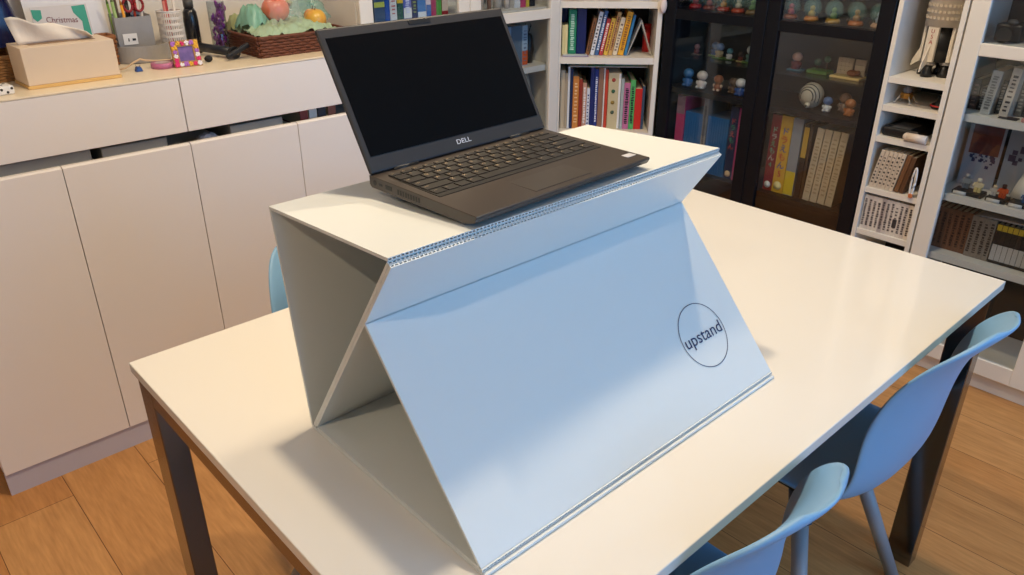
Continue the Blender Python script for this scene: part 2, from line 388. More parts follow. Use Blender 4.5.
# ------------------------------------------------------------------ shell chairs
CHB = mat('blue_grey_shell', S(130, 176, 214), .42, noise=.02, nscale=30)
CHL = mat('leg_grey_paint', S(150, 152, 158), .4, noise=.03)
CHS = mat('socket_slate', S(70, 84, 104), .5)
def make_chair(label):
    t = thing('shell_chair', label, 'chair', group='shell chairs around the table')
    prof = [(.215, .402), (.20, .422), (.15, .427), (.06, .416), (-.05, .405), (-.125, .404), (-.185, .416), (-.220, .455), (-.236, .52), (-.243, .59), (-.251, .66), (-.266, .72), (-.290, .765), (-.316, .800), (-.330, .818)]
    wid = [.14, .165, .18, .188, .19, .19, .188, .184, .180, .176, .168, .156, .138, .108, .042]
    n = 16; bm = bmesh.new(); g = []
    for k, ((y, z), w_) in enumerate(zip(prof, wid)):
        v = k/(len(prof)-1); row = []
        up = min(1, max(0, (v-.05)/.2))*max(0, 1-max(0, v-.45)/.25)       # seat sides rise
        fw = max(0, min(1, (v-.35)/.3))                                    # back sides wrap forward
        for i in range(n+1):
            uu = 2*i/n-1; a = abs(uu)**2.4
            row.append(bm.verts.new((w_*uu, y+.045*a*fw*min(1, max(.35, (1.05-v)/.35)), z+.038*a*up)))
        g.append(row)
    for a, b_ in zip(g, g[1:]):
        for i in range(n):
            f = bm.faces.new([a[i], a[i+1], b_[i+1], b_[i]]); f.smooth = True
    bmesh.ops.recalc_face_normals(bm, faces=bm.faces)
    m = MB(); m.bm.free(); m.bm = bm; sh = m.build('shell', CHB, t)
    so = sh.modifiers.new('s', 'SOLIDIFY'); so.thickness = .009; so.offset = 0
    ss = sh.modifiers.new('ss', 'SUBSURF'); ss.levels = 2; ss.render_levels = 2
    hub = MB(); hub.box((-.12, -.10, .372), (.12, .10, .3985), .008); hub.build('seat_frame', BLK, t)
    for sx in (-1, 1):
        for sy in (-1, 1):
            p = Vector((sx*.105, sy*.085, .374)); q = Vector((sx*.215, sy*.205, 0)); d = (q-p)
            so_ = MB(); so_.tube(p, p+d*.16, .024, .0225); so_.build('leg_socket', CHS, t)
            MB().tube(p+d*.16, q, .0165, .0145).build('leg', CHL, t)
    return t
c1 = make_chair('shell chair at the right end of the table front, its whole blue-lit back in view'); c1.location = (1.085, -.640, 0); c1.rotation_euler.z = R(-1); c1.scale.z = .99
c2 = copy_tree(c1); c2.location = (.470, -.640, 0); c2.rotation_euler.z = R(-1); c2['label'] = 'shell chair nearest the viewer, cut off by the bottom edge of the picture'
c3 = copy_tree(c1); c3.location = (.462, -.115, 0); c3.rotation_euler.z = R(180); c3['label'] = 'shell chair on the far side of the table, half hidden behind the stand'

# ------------------------------------------------------------------ bookcases
FR = {'R': (Vector((2.265, .676, 0)), R(-90)), 'D': (Vector((1.975, .962, 0)), R(-45)), 'W': (Vector((1.085, .94, 0)), 0.)}
def at(fr, s, dep, z):
    o, a = FR[fr]; e = Vector((math.cos(a), math.sin(a), 0)); w_ = Vector((-math.sin(a), math.cos(a), 0))
    p = o+e*s+w_*dep; return (p.x, p.y, z)
def ang_of(fr): return FR[fr][1]
BH = 2.05
def bookcase(fr, s0, w_, name, label, m, mback, shelves, doors=0, depth=.29, lip=.024, glassm=None, sidep=.018, plinth=.063, opaque_glass_shelf=None, rails=(1.033, 1.068), stile=.048):
    t = thing(name, label, 'bookcase', at(fr, s0, 0, 0), ang_of(fr))
    d0 = .024 if doors else 0.
    MB().box((0, d0, 0), (sidep, depth, BH)).build('side_panel', m, t)
    MB().box((w_-sidep, d0, 0), (w_, depth, BH)).build('side_panel', m, t)
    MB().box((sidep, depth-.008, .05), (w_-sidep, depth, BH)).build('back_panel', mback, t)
    MB().box((sidep, d0, BH-.02), (w_-sidep, depth-.008, BH)).build('top_board', m, t)
    MB().box((sidep, d0+.012, 0), (w_-sidep, d0+.026, plinth)).build('plinth', m, t)
    for z in shelves:
        gs = opaque_glass_shelf and z in opaque_glass_shelf
        MB().box((sidep+.0005, d0+.003, z-(.006 if gs else lip)), (w_-sidep-.0005, depth-.0085, z)).build('shelf', GL if gs else m, t)
    if doors:
        dw_ = w_/doors
        for i in range(doors):
            x0, x1 = i*dw_+.0012, (i+1)*dw_-.0012
            z0, z1 = plinth+.003, BH-.002
            fm = MB()
            fm.prism([(x0, z0), (x0+stile, z0), (x0+stile, z1), (x0, z1)], 0, .02, 'y', .0015); fm.prism([(x1-stile, z0), (x1, z0), (x1, z1), (x1-stile, z1)], 0, .02, 'y', .0015)
            for a, b_ in ((z0, .122), rails, (1.9, z1)): fm.prism([(x0+stile, a), (x1-stile, a), (x1-stile, b_), (x0+stile, b_)], .0005, .0195, 'y', .0015)
            dr = fm.build('door', m, t)
            MB().box((x0+stile-.004, .009, .118), (x1-stile+.004, .012, rails[0]+.004)).build('glass_pane', glassm, dr)
            MB().box((x0+stile-.004, .009, rails[1]-.004), (x1-stile+.004, .012, 1.905)).build('glass_pane', glassm, dr)
    return t
bookcase('W', 0, .883, 'glass_door_bookcase', 'white bookcase with two glass doors standing right of the sideboard', SHELFW, SHELFW, [.09, .33, .60, .860, 1.072, 1.40, 1.72], 2, .30, .022, GL)
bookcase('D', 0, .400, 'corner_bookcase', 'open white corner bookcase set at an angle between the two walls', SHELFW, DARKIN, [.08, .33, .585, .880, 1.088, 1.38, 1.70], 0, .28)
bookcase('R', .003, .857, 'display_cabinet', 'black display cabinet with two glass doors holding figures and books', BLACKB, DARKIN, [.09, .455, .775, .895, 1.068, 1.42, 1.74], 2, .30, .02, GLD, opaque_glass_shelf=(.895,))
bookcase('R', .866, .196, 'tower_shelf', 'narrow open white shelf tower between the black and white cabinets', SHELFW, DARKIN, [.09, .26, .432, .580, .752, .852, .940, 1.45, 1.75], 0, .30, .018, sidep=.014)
bookcase('R', 1.066, .864, 'glass_door_bookcase', 'white glass-door bookcase at the right edge beside the shelf tower', SHELFW, DARKIN, [.09, .415, .612, .862, 1.066, 1.42, 1.74], 2, .30, .022, GL, stile=.05)

# ------------------------------------------------------------------ books
def book(fr, s, z, t, h, d, col, label, lean=0., dep=.05, group=None, marks=0, mcol=None, pages=True, txt=None, tcol=None, tsize=.012, name='book', twoc=None, rough=.45):
    """spine faces the front; lean > 0 tips the top to the right, pivoting on its bottom right corner"""
    a = ang_of(fr); o = thing(name, label, 'book' if name == 'book' else name.split('_')[-1], group=group)
    L = R(lean); piv = s+t if lean >= 0 else s
    base = Matrix.Translation(at(fr, piv, dep, z)) @ Matrix.Rotation(a, 4, 'Z') @ Matrix.Rotation(L, 4, 'Y') @ Matrix.Translation((-t if lean >= 0 else 0, 0, 0))
    o.matrix_world = base
    k = min(.0022, t*.18)
    c = MB(); c.box((0, 0, 0), (t, k, h), k*.3, 1); c.box((0, k, 0), (k, d, h)); c.box((t-k, k, 0), (t, d, h)); c.build('cover', cmat(col, rough), o)
    MB().box((k, k, .0015), (t-k, d-.003, h-.002)).build('page_block', PAGE, o)
    if twoc:
        z0, z1, cc = twoc
        MB().box((.0004, -.0005, h*z0), (t-.0004, .0003, h*z1)).build('spine_band', cmat(cc, rough), o)
    if marks:
        q = MB(); rd = random.Random(int(s*1e4)+int(z*1e3)); zz_ = h*.12
        while zz_ < h*.88:
            hh = rd.uniform(.003, .007)
            q.box((t*rd.uniform(.2, .32), -.0009, zz_), (t*rd.uniform(.65, .8), .0002, zz_+hh)); zz_ += hh+rd.uniform(.0015, .004)*(1 if marks == 1 else 3)
        q.build('spine_print', cmat(mcol or S(240, 240, 235)), o)
    if txt:
        n_ = len(txt); st_ = min(tsize*1.05, h*.8/n_)
        for i, chh in enumerate(txt):
            text('spine_lettering', chh, tsize, cmat(tcol or S(30, 60, 140)), o, facing_y(t/2, -.0012, h*.80-i*st_), .0003)
    return o
gU = 'books on the upper corner shelf'
Z = .8805
book('D', .022, Z, .011, .115, .09, S(226, 208, 150), 'thin cream booklet leftmost on the upper corner shelf', group=gU, dep=.045)
book('D', .0335, Z, .011, .117, .09, S(230, 214, 160), 'second thin cream booklet on the upper corner shelf', group=gU, dep=.045)
book('D', .022, Z, .022, .178, .12, S(28, 70, 160), 'blue book rising behind the cream booklets on the corner shelf', group=gU, dep=.14)
book('D', .0475, Z, .030, .172, .14, S(30, 134, 96), 'green book on the upper corner shelf', group=gU, marks=1, mcol=S(190, 225, 205))
book('D', .080, Z, .036, .174, .17, S(22, 36, 96), 'wide navy binder right of the green book', group=gU, dep=.06, rough=.3)
LN = 11
xs = [(.116, .014, .142, S(140, 92, 52), 'brown paperback leaning against the white book on the corner shelf', 1, S(70, 40, 20)),
      (.1345, .015, .166, S(226, 226, 230), 'tall white leaning book on the upper corner shelf', 2, S(60, 60, 70)),
      (.1530, .014, .170, S(66, 100, 150), 'slate blue leaning book on the upper corner shelf', 1, S(230, 235, 245)),
      (.1700, .014, .140, S(190, 56, 60), 'red dotted leaning paperback on the upper corner shelf', 1, S(245, 225, 215)),
      (.1870, .016, .142, S(226, 184, 70), 'yellow patterned leaning paperback on the upper corner shelf', 1, S(150, 60, 40)),
      (.2055, .015, .165, S(206, 160, 96), 'ochre leaning book on the upper corner shelf', 1, S(120, 60, 40)),
      (.2230, .017, .145, S(232, 214, 184), 'cream leaning book left of the golden one', 2, S(110, 90, 80)),
      (.2430, .022, .166, S(234, 168, 30), 'thick golden yellow leaning book on the corner shelf', 1, S(150, 90, 20)),
      (.2680, .010, .155, S(50, 120, 170), 'thin teal blue leaning book behind the clear holder', 0, None)]
for s_, t_, h_, c_, l_, mk, mc in xs: book('D', s_, Z, t_, h_, .13, c_, l_, LN, .052, gU, mk, mc)
# clear folded book rest, a peaked sheet
cf = tag(MB().prism([(-.05, 0), (-.047, 0), (0, .122), (.047, 0), (.05, 0), (.002, .135), (-.002, .135)], 0, .07, 'y').build('book_rest', film('clear_plastic', S(226, 222, 214), .55)), 'clear peaked plastic book rest on the upper corner shelf', 'book rest')
cf.location = at('D', .3290, .05, Z); cf.rotation_euler.z = R(-45)
tn = thing('red_tin', 'small red tin at the right end of the upper corner shelf', 'tin', at('D', .365, .155, Z), R(-45))
MB().lathe([(.0, 0), (.015, 0), (.015, .10), (.0, .10)], 20).build('body', cmat(S(205, 32, 34), .35), tn)
MB().lathe([(.0, .1), (.0155, .1), (.0155, .108), (0, .108)], 20).build('lid', cmat(S(180, 26, 30), .35), tn)
for i, (c_, l_, y_) in enumerate(((S(214, 208, 214), 'pale folder lying flat on the upper corner shelf, lowest of its pile', 0), (S(120, 90, 150), 'purple folder lying flat in the middle of the pile before the books', 1), (S(206, 214, 222), 'clear pale sleeve lying on top of the flat pile', 2))):
    tag(MB().box((.0, .0, .0), (.11-.008*i, .035, .002), .0005).build('folder', cmat(c_, .3)), l_, 'folder', 'folders lying in front of the corner books').location = at('D', .022+.003*i, .008, Z+.0003+.0023*i)
    bpy.data.objects['folder' if i == 0 else 'folder.%03d' % i].rotation_euler.z = R(-45)
# upper shelf of corner: pale things
for i, (s_, w_, h_, c_, l_) in enumerate(((.03, .05, .03, S(120, 60, 50), 'small brown box at the left of the top corner shelf'), (.10, .08, .035, S(230, 226, 222), 'white paper box on the top corner shelf'), (.25, .11, .03, S(210, 214, 220), 'pale flat box at the right of the top corner shelf'))):
    t = thing('paper_box', l_, 'box', at('D', s_, .04, 1.0885), R(-45), 'boxes on the top corner shelf')
    MB().box((0, 0, 0), (w_, .10, h_), .002).build('box_body', cmat(c_), t); MB().box((-.001, -.001, h_*.7), (w_+.001, .101, h_+.002)).build('lid', cmat(tuple(x*.9 for x in c_)), t)
pb = tag(MB().ball((0, 0, 0), .021, (.8, .5, 1.3)).ball((.004, 0, .03), .012, (.8, .6, 1.4)).build('cloth_pouch', cmat(S(232, 214, 208), .85)), 'small pink white cloth pouch hanging from the corner bookcase edge', 'pouch'); pb.location = at('D', .400, -.012, 1.075)

Z = .5855; gL = 'books on the lower corner shelf'
low = [(.022, .018, .235, S(196, 178, 150), 'beige book leftmost on the lower corner shelf', 0, None),
       (.041, .010, .225, S(176, 160, 136), 'thin beige book beside the leftmost one', 0, None),
       (.052, .008, .250, S(222, 226, 232), 'thin white book standing left of the dark folder', 0, None),
       (.061, .011, .242, S(28, 44, 84), 'dark blue tall folder left of the orange book', 0, None),
       (.073, .024, .212, S(206, 132, 62), 'orange box file on the lower corner shelf', 2, S(240, 200, 150)),
       (.098, .014, .200, S(150, 52, 34), 'rust red book right of the orange file', 0, None),
       (.113, .016, .185, S(196, 150, 130), 'pink beige book with pale spine beside the rust red one', 1, S(240, 235, 235)),
       (.130, .012, .165, S(220, 224, 236), 'short white book with blue top near the navy folders', 2, S(40, 60, 130)),
       (.143, .016, .248, S(26, 40, 104), 'tall navy folder in the middle of the lower corner shelf', 0, None),
       (.160, .014, .240, S(30, 50, 130), 'dark blue book with white lettering marks beside the navy folder', 1, S(220, 225, 240)),
       (.175, .020, .245, S(146, 110, 88), 'brown tall folder right of the blue book', 0, None),
       (.196, .005, .246, S(230, 226, 220), 'very thin white folder next to the brown one', 0, None),
       (.202, .012, .238, S(200, 66, 42), 'red orange book left of the dotted box file', 0, None)]
for s_, t_, h_, c_, l_, mk, mc in low: book('D', s_, Z, t_, h_, .18, c_, l_, 0, .055, gL, mk, mc)
bf = book('D', .215, Z, .050, .228, .19, S(206, 190, 150), 'cream box file with a red and a green dot on its spine', 0, .05, gL, name='box_file')
for i, (zz_, c_) in enumerate(((.20, S(170, 50, 40)), (.155, S(40, 90, 60)), (.11, S(150, 120, 50)), (.07, S(60, 80, 60)))):
    MB().lathe([(0, 0), (.0075, 0), (.0075, .001), (0, .001)], 20, Matrix.Translation((.02, -.0002, zz_)) @ Matrix.Rotation(R(90), 4, 'X')).build('spine_dot', cmat(c_), bf)
MB().box((.041, -.0006, .004), (.0495, .0003, .224)).build('spine_edge', WT, bf)
for s_, t_, h_, c_, l_, mk, mc in [(.267, .012, .205, S(170, 180, 178), 'grey book right of the dotted box file', 0, None), (.280, .024, .188, S(196, 110, 150), 'pink and black patterned book on the lower corner shelf', 1, S(30, 24, 30)),
       (.305, .020, .200, S(84, 176, 96), 'bright green zigzag patterned book', 1, S(20, 40, 30)), (.326, .028, .165, S(206, 40, 30), 'red box book at the right of the lower corner shelf', 0, None),
       (.355, .010, .175, S(60, 84, 120), 'thin steel blue book rightmost on the lower corner shelf', 0, None)]:
    book('D', s_, Z, t_, h_, .18, c_, l_, 0, .055, gL, mk, mc)
for i, (c_, s0, y0, w_, l_) in enumerate(((S(232, 230, 226), .06, .055, .31, 'white folder lying across the tops of the lower corner books'), (S(84, 140, 84), .13, .065, .24, 'green folder lying on the white one under the shelf'), (S(224, 224, 228), .20, .075, .17, 'small pale folder topmost of the flat pile under the shelf'))):
    f_ = tag(MB().box((0, 0, 0), (w_, .17, .0022), .0005).build('flat_folder', cmat(c_, .4)), l_, 'folder', 'folders lying across the lower corner books'); f_.location = at('D', s0, y0, .8345+.0026*i); f_.rotation_euler.z = R(-45)

# ---- left white bookcase, books behind glass
Z = 1.0725; gW = 'books behind the glass above the laptop lid'
for s_, t_, h_, c_, l_, mk, mc, tw in [
    (.060, .030, .19, S(24, 52, 66), 'dark teal book leftmost behind the glass above the laptop lid', 0, None, None),
    (.0925, .040, .20, S(58, 84, 118), 'slate blue book with a yellow green label band', 0, None, (.25, .33, S(190, 200, 90))),
    (.1340, .018, .20, S(36, 84, 170), 'bright blue book right of the slate blue one', 0, None, None),
    (.1535, .026, .21, S(222, 224, 226), 'white book with pink marks among blue books', 2, S(190, 110, 110), None),
    (.1810, .024, .19, S(46, 92, 84), 'green book with yellow upper spine', 0, None, (.3, .6, S(226, 190, 50))),
    (.2065, .032, .20, S(96, 110, 190), 'lilac blue book with a white label', 1, S(220, 225, 250), (.04, .2, S(235, 235, 235))),
    (.2400, .022, .19, S(32, 48, 96), 'navy book between lilac and sky blue books', 2, S(150, 170, 90), None),
    (.2635, .034, .20, S(64, 128, 196), 'sky blue book above the webcam', 0, None, (.02, .12, S(230, 235, 240))),
    (.2990, .020, .20, S(232, 216, 224), 'white book with blue bottom band', 0, None, (.02, .22, S(60, 110, 180))),
    (.3205, .020, .19, S(176, 48, 96), 'magenta book behind the glass', 0, None, None),
    (.3420, .022, .20, S(84, 156, 64), 'grass green book behind the glass', 0, None, None),
    (.3655, .026, .19, S(150, 26, 34), 'dark red book with a pale label, rightmost of the row', 0, None, (.1, .3, S(225, 200, 180)))]:
    book('W', s_, Z, t_, h_, .18, c_, l_, 0, .06, gW, mk, mc, twoc=tw)
jars = [(.555, .019, .10, S(226, 200, 176), 'round beige bottle at the left behind the second glass door'), (.605, .008, .07, S(150, 110, 90), 'small brown jar next to the beige bottle'), (.645, .016, .08, S(200, 190, 180), 'pale grey jar behind the second glass door'), (.690, .010, .07, S(230, 214, 200), 'slim cream jar behind the second glass door'), ]
for s_, r_, h_, c_, l_ in jars:
    t = thing('jar', l_, 'jar', at('W', s_, .09, Z), 0, 'jars behind the second glass door')
    MB().lathe([(0, 0), (r_, 0), (r_, h_*.75), (r_*.7, h_*.85), (0, h_*.85)], 18).build('body', cmat(c_, .35), t)
    MB().lathe([(0, h_*.851), (r_*.75, h_*.851), (r_*.75, h_), (0, h_)], 18).build('lid', cmat(tuple(x*.6 for x in c_), .4), t)
for s_, t_, h_, c_, l_ in ((.712, .030, .15, S(222, 220, 220), 'white book right of the jars'), (.744, .026, .15, S(200, 70, 110), 'pink book right of the jars'), (.772, .016, .12, S(214, 190, 70), 'yellow book near the door frame above the rail'), (.790, .028, .14, S(30, 32, 40), 'black book nearest the door frame above the rail')):
    book('W', s_, Z, t_, h_, .16, c_, l_, 0, .07, 'books right of the jars')
Z = .8605; gX = 'boxes on the shelf behind the laptop lid edge'
for s_, t_, h_, c_, l_, mk, mc, tw in [(.560, .075, .155, S(36, 40, 64), 'dark navy box beside the laptop lid edge on the white shelf', 0, None, None),
     (.638, .050, .150, S(150, 172, 196), 'pale blue box with dark blotches behind the lid edge', 1, S(60, 80, 120), None),
     (.690, .052, .150, S(104, 124, 142), 'blue grey box on the white shelf behind glass', 0, None, None),
     (.744, .028, .148, S(176, 198, 214), 'pale book with an orange lower spine', 2, S(120, 130, 150), (.02, .38, S(222, 96, 40)))]:
    book('W', s_, Z, t_, h_, .17, c_, l_, 0, .06, gX, mk, mc, twoc=tw)
fg = thing('dark_vase', 'black vase with dry twigs at the right end of the white shelf', 'vase', at('W', .812, .10, Z))
MB().lathe([(0, 0), (.018, 0), (.024, .05), (.016, .10), (.012, .11), (0, .11)], 18).build('vase_body', cmat(S(24, 22, 24), .3), fg)
tw_ = MB(); rd = random.Random(3)
for i in range(12): tw_.tube((0, 0, .105), (rd.uniform(-.022, .02), rd.uniform(-.03, .03), rd.uniform(.125, .148)), .0012, n=5); 
tw_.build('twigs', cmat(S(60, 52, 44), .7), fg)
Z = .6005
book('W', .700, Z, .048, .215, .18, S(34, 50, 110), 'navy binder under the shelf beside the laptop lid edge', 0, .06)
v_ = thing('beige_vase', 'tall beige ceramic vase right of the navy binder', 'vase', at('W', .795, .11, Z))
MB().lathe([(0, 0), (.024, 0), (.035, .04), (.038, .12), (.03, .18), (.02, .215), (0, .215)], 24).build('vase_body', cmat(S(206, 188, 160), .5), v_)
MB().lathe([(.02, .2151), (.024, .222), (.020, .222), (.017, .2151)], 24, cap=False).build('rim', cmat(S(190, 172, 146), .5), v_)

# ---- black display cabinet
Z = .4555; gD = 'comic volumes in the left half of the black cabinet'
pk = book('R', .060, Z, .038, .285, .16, S(200, 70, 120), 'pink spined comic at the left end of the black cabinet', dep=.055, twoc=(.75, 1, S(150, 120, 130)))
for i in range(19):
    s_ = .1005+i*.0106
    if 8 <= i <= 9: continue
    book('R', s_, Z, .0100, .228, .13, S(34, 104, 168), 'thin blue comic volume in the row behind the left cabinet glass', dep=.06, group='thin blue comic volumes')
book('R', .1855, Z, .0195, .295, .14, S(120, 124, 130), 'grey white comic spine in the middle of the blue volumes', dep=.055, marks=1, mcol=S(40, 40, 50), twoc=(.2, .5, S(170, 160, 150)))
def comic(s_, t_, h_, c_, l_, tx, tc_, badge, bc, dep=.06, twoc=None):
    o = book('R', s_, Z, t_, h_, .17, c_, l_, dep=dep, twoc=twoc)
    if tx:
        for i, ch in enumerate(tx): text('spine_lettering', ch, t_*.72, cmat(tc_[i % len(tc_)]), o, facing_y(t_*.5, -.0016, h_*.80-i*t_*.72), .0004)
    if badge: MB().lathe([(0, 0), (t_*.36, 0), (t_*.36, .001), (0, .001)], 24, Matrix.Translation((t_*.5, -.0006, t_*.62)) @ Matrix.Rotation(R(90), 4, 'X')).build('spine_badge', cmat(bc), o)
    return o
comic(.304, .034, .282, S(34, 50, 92), 'navy comic with red and green lettering left of the centre frame', 'ドラえもん', [S(220, 90, 80), S(70, 170, 140)], 1, S(222, 190, 150))
book('R', .3395, Z, .012, .280, .17, S(176, 64, 116), 'slim magenta book against the centre frame of the cabinet', dep=.06)
comic(.4775, .036, .285, S(140, 28, 36), 'dark red comic with pale green lettering in the right cabinet half', 'ドラえもん4', [S(120, 190, 160), S(200, 210, 200), S(90, 170, 130)], 1, S(225, 222, 215))
comic(.515, .044, .287, S(222, 172, 50), 'thick golden comic with blue and red lettering', 'ドラえもん5', [S(40, 90, 170), S(200, 50, 60)], 1, S(230, 214, 150))
book('R', .561, Z, .038, .285, .17, S(150, 152, 156), 'grey book with a yellow foot beside the golden comic', dep=.06, twoc=(.01, .32, S(226, 196, 50)), )
comic(.606, .020, .275, S(40, 30, 24), 'black book with yellow upper label beside the grey one', None, [S(1, 1, 1)], 0, None, twoc=(.55, .95, S(200, 160, 60)))
book('R', .628, Z, .010, .270, .16, S(70, 50, 34), 'slim dark brown book left of the four cream volumes', dep=.06)
for i in range(4):
    book('R', .640+i*.0290, Z, .026, .268, .15, S(206, 186, 154), ['leftmost of the four cream volumes in the black cabinet', 'second from the left of the four cream volumes in the black cabinet', 'third from the left of the four cream volumes in the black cabinet', 'rightmost of the four cream volumes in the black cabinet'][i], 3, .06, 'four cream volumes in the black cabinet', 2, S(170, 150, 120))
# plain toy figures
def peg(fr, s, dep, z, hgt, head, body, label, group, rot=0., base=None, bow=None, arms=None, seated=False):
    t = thing('toy_figure', label, 'toy figure', at(fr, s, dep, z), ang_of(fr)+rot, group)
    q = hgt
    if base: MB().box((-q*.42, -q*.3, 0), (q*.42, q*.3, q*.07), .002).build('stand', cmat(base), t)
    z0 = q*.07 if base else 0
    MB().lathe([(0, z0), (q*.20, z0), (q*.25, z0+q*.12), (q*.22, z0+q*.32), (q*.13, z0+q*.46), (0, z0+q*.46)], 18).build('torso', cmat(body, .35), t)
    MB().ball((0, 0, z0+q*.66), q*.27, (1.08, .95, .95)).build('head', cmat(head, .3), t)
    for sx in (-1, 1):
        MB().ball((sx*q*.24, -q*.04, z0+q*.30), q*.08, (1, 1, 1.3)).build('arm', cmat(arms or body, .35), t)
        MB().ball((sx*q*.13, -q*.17, z0+q*.085), q*.09, (1, 1.3, .9)).build('foot', cmat(arms or body, .35), t)
    return t
gF = 'toy figures on the left cabinet shelf'
Z = .7755
peg('R', .082, .08, Z, .074, S(60, 120, 175), S(40, 100, 165), 'blue round-headed toy figure leftmost on the left cabinet shelf', gF)
peg('R', .146, .08, Z, .074, S(226, 214, 206), S(214, 200, 196), 'cream round-headed toy figure on the left cabinet shelf', gF, arms=S(228, 224, 220))
peg('R', .214, .09, Z, .066, S(150, 84, 50), S(140, 76, 44), 'rust brown toy figure with pale feet on the left cabinet shelf', gF, arms=S(220, 190, 160))
peg('R', .274, .10, Z, .062, S(90, 64, 46), S(80, 56, 40), 'small dark brown toy figure on the left cabinet shelf', gF, arms=S(120, 90, 64))
peg('R', .318, .08, Z, .070, S(214, 214, 220), S(50, 84, 150), 'toy figure with pale head and blue body nearest the centre frame', gF)
peg('R', .345, .17, Z, .050, S(130, 120, 110), S(80, 60, 50), 'tiny grey toy figure at the back right of the left shelf', gF)
Z = .8955; gG = 'small figures on the glass shelf'
peg('R', .095, .10, Z, .040, S(150, 110, 110), S(120, 60, 56), 'dull red tiny figure at the left of the glass shelf', gG, base=S(120, 100, 84))
peg('R', .158, .13, Z, .052, S(96, 130, 180), S(70, 100, 150), 'tall blue grey tiny figure on the glass shelf', gG, base=S(110, 140, 60))
peg('R', .198, .10, Z, .056, S(110, 140, 185), S(180, 160, 120), 'pale blue tiny figure on a green base on the glass shelf', gG, base=S(100, 140, 60))
peg('R', .242, .10, Z, .042, S(70, 140, 160), S(214, 214, 210), 'teal headed tiny figure in the middle of the glass shelf', gG, base=S(90, 130, 60))
peg('R', .290, .10, Z, .034, S(60, 40, 36), S(120, 50, 40), 'small dark figure on a yellow base on the glass shelf', gG, base=S(214, 196, 120))
peg('R', .332, .10, Z, .062, S(190, 190, 180), S(90, 130, 120), 'tall pale figure at the right end of the glass shelf', gG, base=S(90, 130, 50))
gH = 'small scenes on the right glass shelf'
peg('R', .515, .10, Z, .062, S(200, 150, 130), S(130, 50, 44), 'figure in a red jacket on a blue and yellow base', gH, base=S(80, 130, 150))
t = thing('toy_scene', 'green lawn diorama with two tiny trees on the right glass shelf', 'toy', at('R', .600, .11, Z), R(-90), gH)
MB().box((-.038, -.025, 0), (.038, .025, .012), .003).build('lawn', cmat(S(96, 140, 50), .7), t)
for x, hh in ((-.012, .045), (.022, .062)):
    tr = MB().tube((x, 0, .0121), (x, 0, hh*.7), .002, n=6).build('tree', cmat(S(80, 56, 40)), t); MB().ball((x, 0, hh*.8), .012).build('tree_crown', cmat(S(60, 100, 76), .7), tr)
t = thing('toy_scene', 'tiny tiled bath scene with a cream grid wall on the right glass shelf', 'toy', at('R', .707, .10, Z), R(-90), gH)
MB().box((-.052, -.03, 0), (.052, .03, .008), .002).build('floor_plate', cmat(S(220, 190, 120), .6), t)
q = MB()
for i in range(4):
    for j in range(4): q.box((-.050+i*.0135, .015, .0085+j*.0135), (-.0375+i*.0135, .022, .021+j*.0135))
for j in range(3): q.box((.010, .015, .0085+j*.018), (.045, .022, .025+j*.018))
q.build('tiled_wall', cmat(S(214, 188, 156), .5), t)
MB().ball((.016, -.008, .020), .012, (1.6, 1, .9)).ball((.034, -.008, .022), .009).build('bather', cmat(S(150, 84, 40), .6), t)
gI = 'objects on the lower right cabinet shelf'; Z = .7755
t = thing('ceramic_shell', 'grey white striped round shell ornament on the right cabinet shelf', 'ornament', at('R', .590, .10, Z), R(-90), gI)
MB().ball((0, 0, .044), .044, (.95, .9, 1), 24).build('shell_body', cmat(S(196, 182, 160), .4), t)
for k, rr in enumerate((.040, .032, .024)):
    bm = bmesh.new(); q = MB(); pts = [(.95*rr*math.cos(a), -.9*math.sqrt(.044**2-rr**2)-.0006, .044+rr*math.sin(a)) for a in [R(x) for x in range(-30, 211, 10)]]
    q.path(pts, .0016, 6).build('dark_ring', BLK, t)
MB().ball((.012, -.044, .018), .010).build('spout', cmat(S(206, 192, 170), .4), t)
MB().lathe([(0, 0), (.004, 0), (.004, .002), (0, .002)], 14, Matrix.Translation((.012, -.0535, .018)) @ Matrix.Rotation(R(90), 4, 'X')).build('spout_hole', BLK, t)
peg('R', .658, .09, Z, .056, S(90, 120, 170), S(214, 214, 216), 'blue headed toy figure with white body right of the striped shell', gI, arms=S(224, 222, 220))
peg('R', .700, .13, Z, .070, S(150, 110, 84), S(120, 100, 90), 'brown grey toy figure behind the orange one', gI)
peg('R', .738, .09, Z, .062, S(190, 120, 70), S(184, 110, 56), 'orange brown toy figure near the right cabinet frame', gI)
peg('R', .790, .11, Z, .052, S(170, 180, 200), S(150, 160, 190), 'pale blue toy figure nearest the right cabinet frame', gI)
# snow globes in a row above the rails
Z = 1.0685
def globe(s_, c_, b_, l_, dep=.075, r=.030):
    t = thing('snow_globe', l_, 'snow globe', at('R', s_, dep, Z), R(-90), 'snow globes above the cabinet rail')
    MB().lathe([(0, 0), (.024, 0), (.024, .006), (.019, .014), (0, .014)], 20).build('globe_base', cmat(b_, .35), t)
    MB().ball((0, 0, .014+r*.88), r, n=20).build('glass_dome', film('teal_dome', S(130, 165, 160), .30, .05), t)
    MB().lathe([(0, .0145), (.011, .0145), (.012, .026), (.005, .034), (0, .034)], 12).ball((0, 0, .040), .009).build('ornament', cmat(c_, .4), t)
names = ['red', 'pink', 'gold', 'white', 'green', 'rose', 'cream and yellow', 'pale green', 'tan', 'white and blue']
cols = [S(180, 40, 40), S(190, 110, 110), S(220, 160, 60), S(226, 220, 200), S(120, 160, 100), S(206, 60, 90), S(232, 200, 110), S(150, 180, 110), S(214, 160, 90), S(190, 200, 220)]
